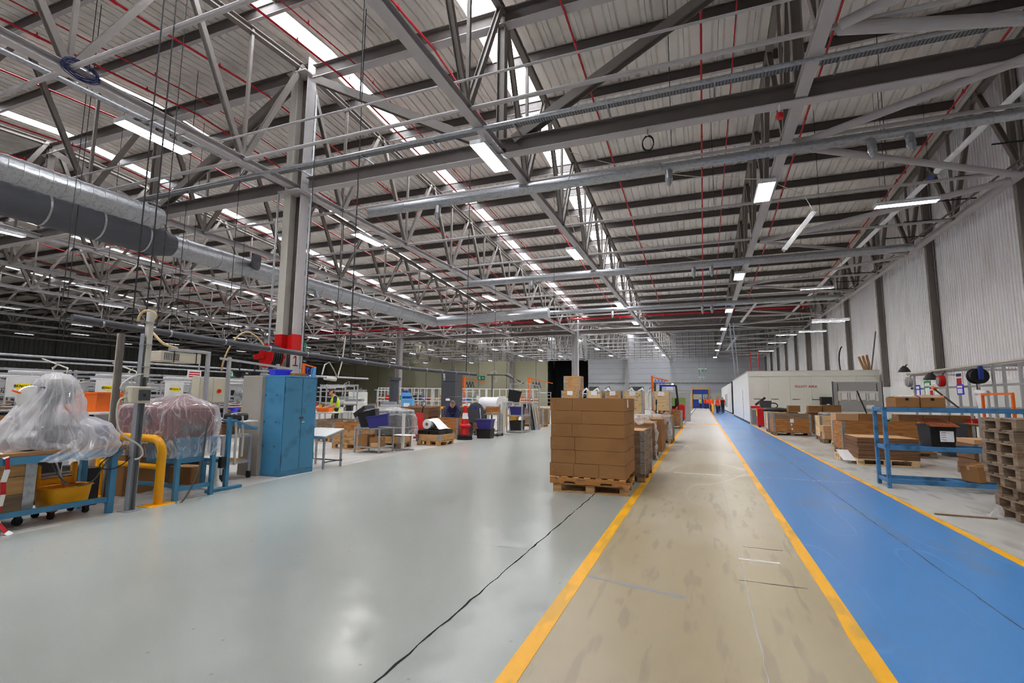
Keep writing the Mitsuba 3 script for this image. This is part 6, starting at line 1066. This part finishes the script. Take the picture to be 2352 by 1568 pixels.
for i, (x, y) in enumerate([(-13.9, 16.3), (-15.6, 18.2), (-17.6, 20), (-19.5, 17.5), (-21, 22), (-23, 19.5), (-25, 24), (-20, 28), (-24, 30), (-30, 26), (-28, 34), (-34, 32), (-16, 33), (-20, 37), (-26, 42), (-12, 38), (-10, 44), (-16, 46)]):
    rz = .35; bench((x, y, 0), rz, f'aluminium bench frame in the middle distance left of the aisle, {ORD[i]} one', None, 300 + i, 'benches in the middle distance', small=i > 8)
    if i < 14: goods((x, y), rz, 4, 400 + i, f'the {ORD[i]} middle bench')
for i, (x, y, w, h, c) in enumerate([(-14.9, 18.6, .9, 1.25, 'off_white'), (-16.2, 20.4, .8, 1.7, 'off_white'), (-17.4, 21.3, 1.2, 1.3, 'white'), (-12.3, 17.6, .7, 1.15, 'grey_panel'), (-13.4, 20.6, .55, 1.4, 'sky_blue'), (-14.6, 22.3, .4, 1.7, 'sky_blue')]):
    t = thing('office_machine' if i < 4 else 'blue_machine', f'{dict(off_white="pale", white="white", grey_panel="grey", sky_blue="light blue")[c]} machine standing behind the hi-vis worker, {ORD[i]} of the set', 'machine', (x, y, 0), .4); obj('body', BV(-w / 2, w / 2, -.3, .3, 0, h, .02), c, t); obj('top', BV(-w / 2 + .05, w / 2 - .1, -.25, .2, h, h + .12, .01), 'mid_grey' if i < 4 else 'blue', t); obj('panel', B(-w / 4, w / 4, -.305, -.3, h * .6, h * .85), 'paper', t)
t = thing('packing_table', 'white packing table with pink papers before the hi-vis worker', 'table', (-13.1, 14.2, 0), .2); obj('top', BV(-.9, .9, -.35, .35, .88, .92, .006), 'off_white', t)
for x in (-.85, .85):
    for y in (-.3, .3): obj('leg', BV(x - .025, x + .025, y - .025, y + .025, 0, .88, .003), 'galv', t)
carton('cardboard_box', 'brown carton on the packing table left of the hi-vis worker', (-13.6, 14.2, .921), .2, .5, .4, .35, 'card_light'); tote('orange tray on the packing table by the hi-vis worker', (-12.7, 14.2, .921), .2, .5, .35, .14, 'orange', name='storage_bin', cat='bin')
t = thing('air_rail', 'twin conduit rails running level above the left benches', 'rail'); obj('pipe', MB().tube((-12.65, 1, 2.24), (-12.65, 13, 2.24), .025, 8), 'galv', t, 40); obj('pipe', MB().tube((-12.65, 1, 2.14), (-12.65, 13, 2.14), .02, 8), 'galv', t, 40)
for i, y in enumerate((3.8, 5.9, 7.2)): obj('hose', MB().pipe([(-12.65, y, 2.2), (-11.95, y + .1, 2.0), (-11.9, y + .05, 1.8), (-11.9, y + .3, 1.72), (-11.95, y + .5, 1.75)], .016, 6), 'cable', t, True)
obj('support', MB().bar((-12.65, 1.2, 2.1), (-12.65, 1.2, 0), .05, .05).bar((-12.65, 12.8, 2.1), (-12.65, 12.8, 0), .05, .05), 'alu', t)
t = thing('warning_sign', 'white and red lettered warning notice above the left benches', 'sign', (-10.9, 7.9, 1.95), PI / 2); obj('board', BV(-.16, .16, -.01, .01, -.1, .1, .003), 'paper', t)
for k in range(3): obj('print', B(-.13, .13, -.013, -.01, .04 - .05 * k, .065 - .05 * k), 'red_pipe', t)
obj('hanger', MB().bar((.1, 0, .1), (.1, 0, .26), .02, .02).bar((0, .0, -1.95), (0, 0, -.1), .04, .04), 'alu', t)
tote('orange crate behind the isolator box at the left benches', (-9.6, 5.15, 1.2), .3, .8, .5, .32, 'orange', name='storage_bin', cat='bin'); t = thing('side_table', 'white side table under the orange crate', 'table', (-9.6, 5.15, 0), .3); obj('top', BV(-.6, .5, -.3, .3, 1.16, 1.199, .006), 'white', t)
for x in (-.5, .4): obj('leg', BV(x - .03, x + .03, -.25, .25, 0, 1.16, .004), 'alu', t)
for i, (x, y) in enumerate([(-8.9, 3.4), (-9.4, 4.4), (-8.6, 6.1)]): tote(f'black stacking crate on the floor behind the blue workbench, {ORD[i]} from the left', (x, y, 0), 0, .6, .5, .75, 'black')
tag(obj('red_lamp', MB().lathe([(.02, 0), (.07, .03), (.08, .1), (.05, .16)], 16, (-10.3, 5.0, 1.42)).bar((-10.3, 5.0, 0), (-10.3, 5.0, 1.42), .03, .03), 'red', None, 40), 'red lamp head on a stalk behind the milky plastic sheet', 'lamp')
t = thing('air_rail', 'tool rail with cable loop hanging over the goods beside the blue cabinet', 'rail'); obj('pipe', MB().tube((-9.6, 8.9, 2.0), (-11.2, 14.6, 2.12), .03, 8), 'alu', t, 40); obj('hanger', MB().tube((-9.965, 10.2, 2.03), (-9.965, 10.2, 8.53), .012, 6), 'black', t); obj('cable', MB().pipe([(-10.2, 11.2, 2.1), (-10.3, 11.4, 2.4), (-10.4, 11.7, 2.5), (-10.4, 11.9, 2.3), (-10.5, 12.2, 2.05), (-10.6, 12.5, 2.6), (-10.6, 12.6, 3.4)], .02, 7), 'cable', t, True); obj('coupling', MB().tube((-10.35, 11.5, 2.02), (-10.5, 12.1, 2.0), .06, 12), 'off_white', t, 40)
t = thing('round_tower', 'dark grey cylindrical tower standing behind the cable loop', 'machine', (-16.2, 23.5, 0)); obj('body', MB().tube((0, 0, 1.0), (0, 0, 2.4), .26, 22), 'dark_grey', t, 40); obj('cap', MB().tube((0, 0, 2.4), (0, 0, 2.55), .34, 22), 'dark_grey', t, 40); obj('base', BV(-.4, .4, -.4, .4, 0, 1.0, .02), 'mid_grey', t)
for i, (x, y) in enumerate([(-27.5, 60), (-19.5, 62)]): t = thing('air_hose_rack', f'orange jib post with blue hoses before the olive wall, {("left", "right")[i]} one', 'hose rack', (x * 1.1, y, 0)); obj('post', MB().bar((0, 0, 0), (0, 0, 4.2), .3, .3), 'orange', t); obj('jib', MB().bar((0, 0, 4.1), (3.2, 0, 3.4), .08, .1), 'orange', t); obj('hose', MB().pipe([(.4 + .2 * q, 0, 3.2 + .35 * math.sin(3 * q)) for q in np.linspace(0, 6, 50)], .05, 6), 'navy', t, True)
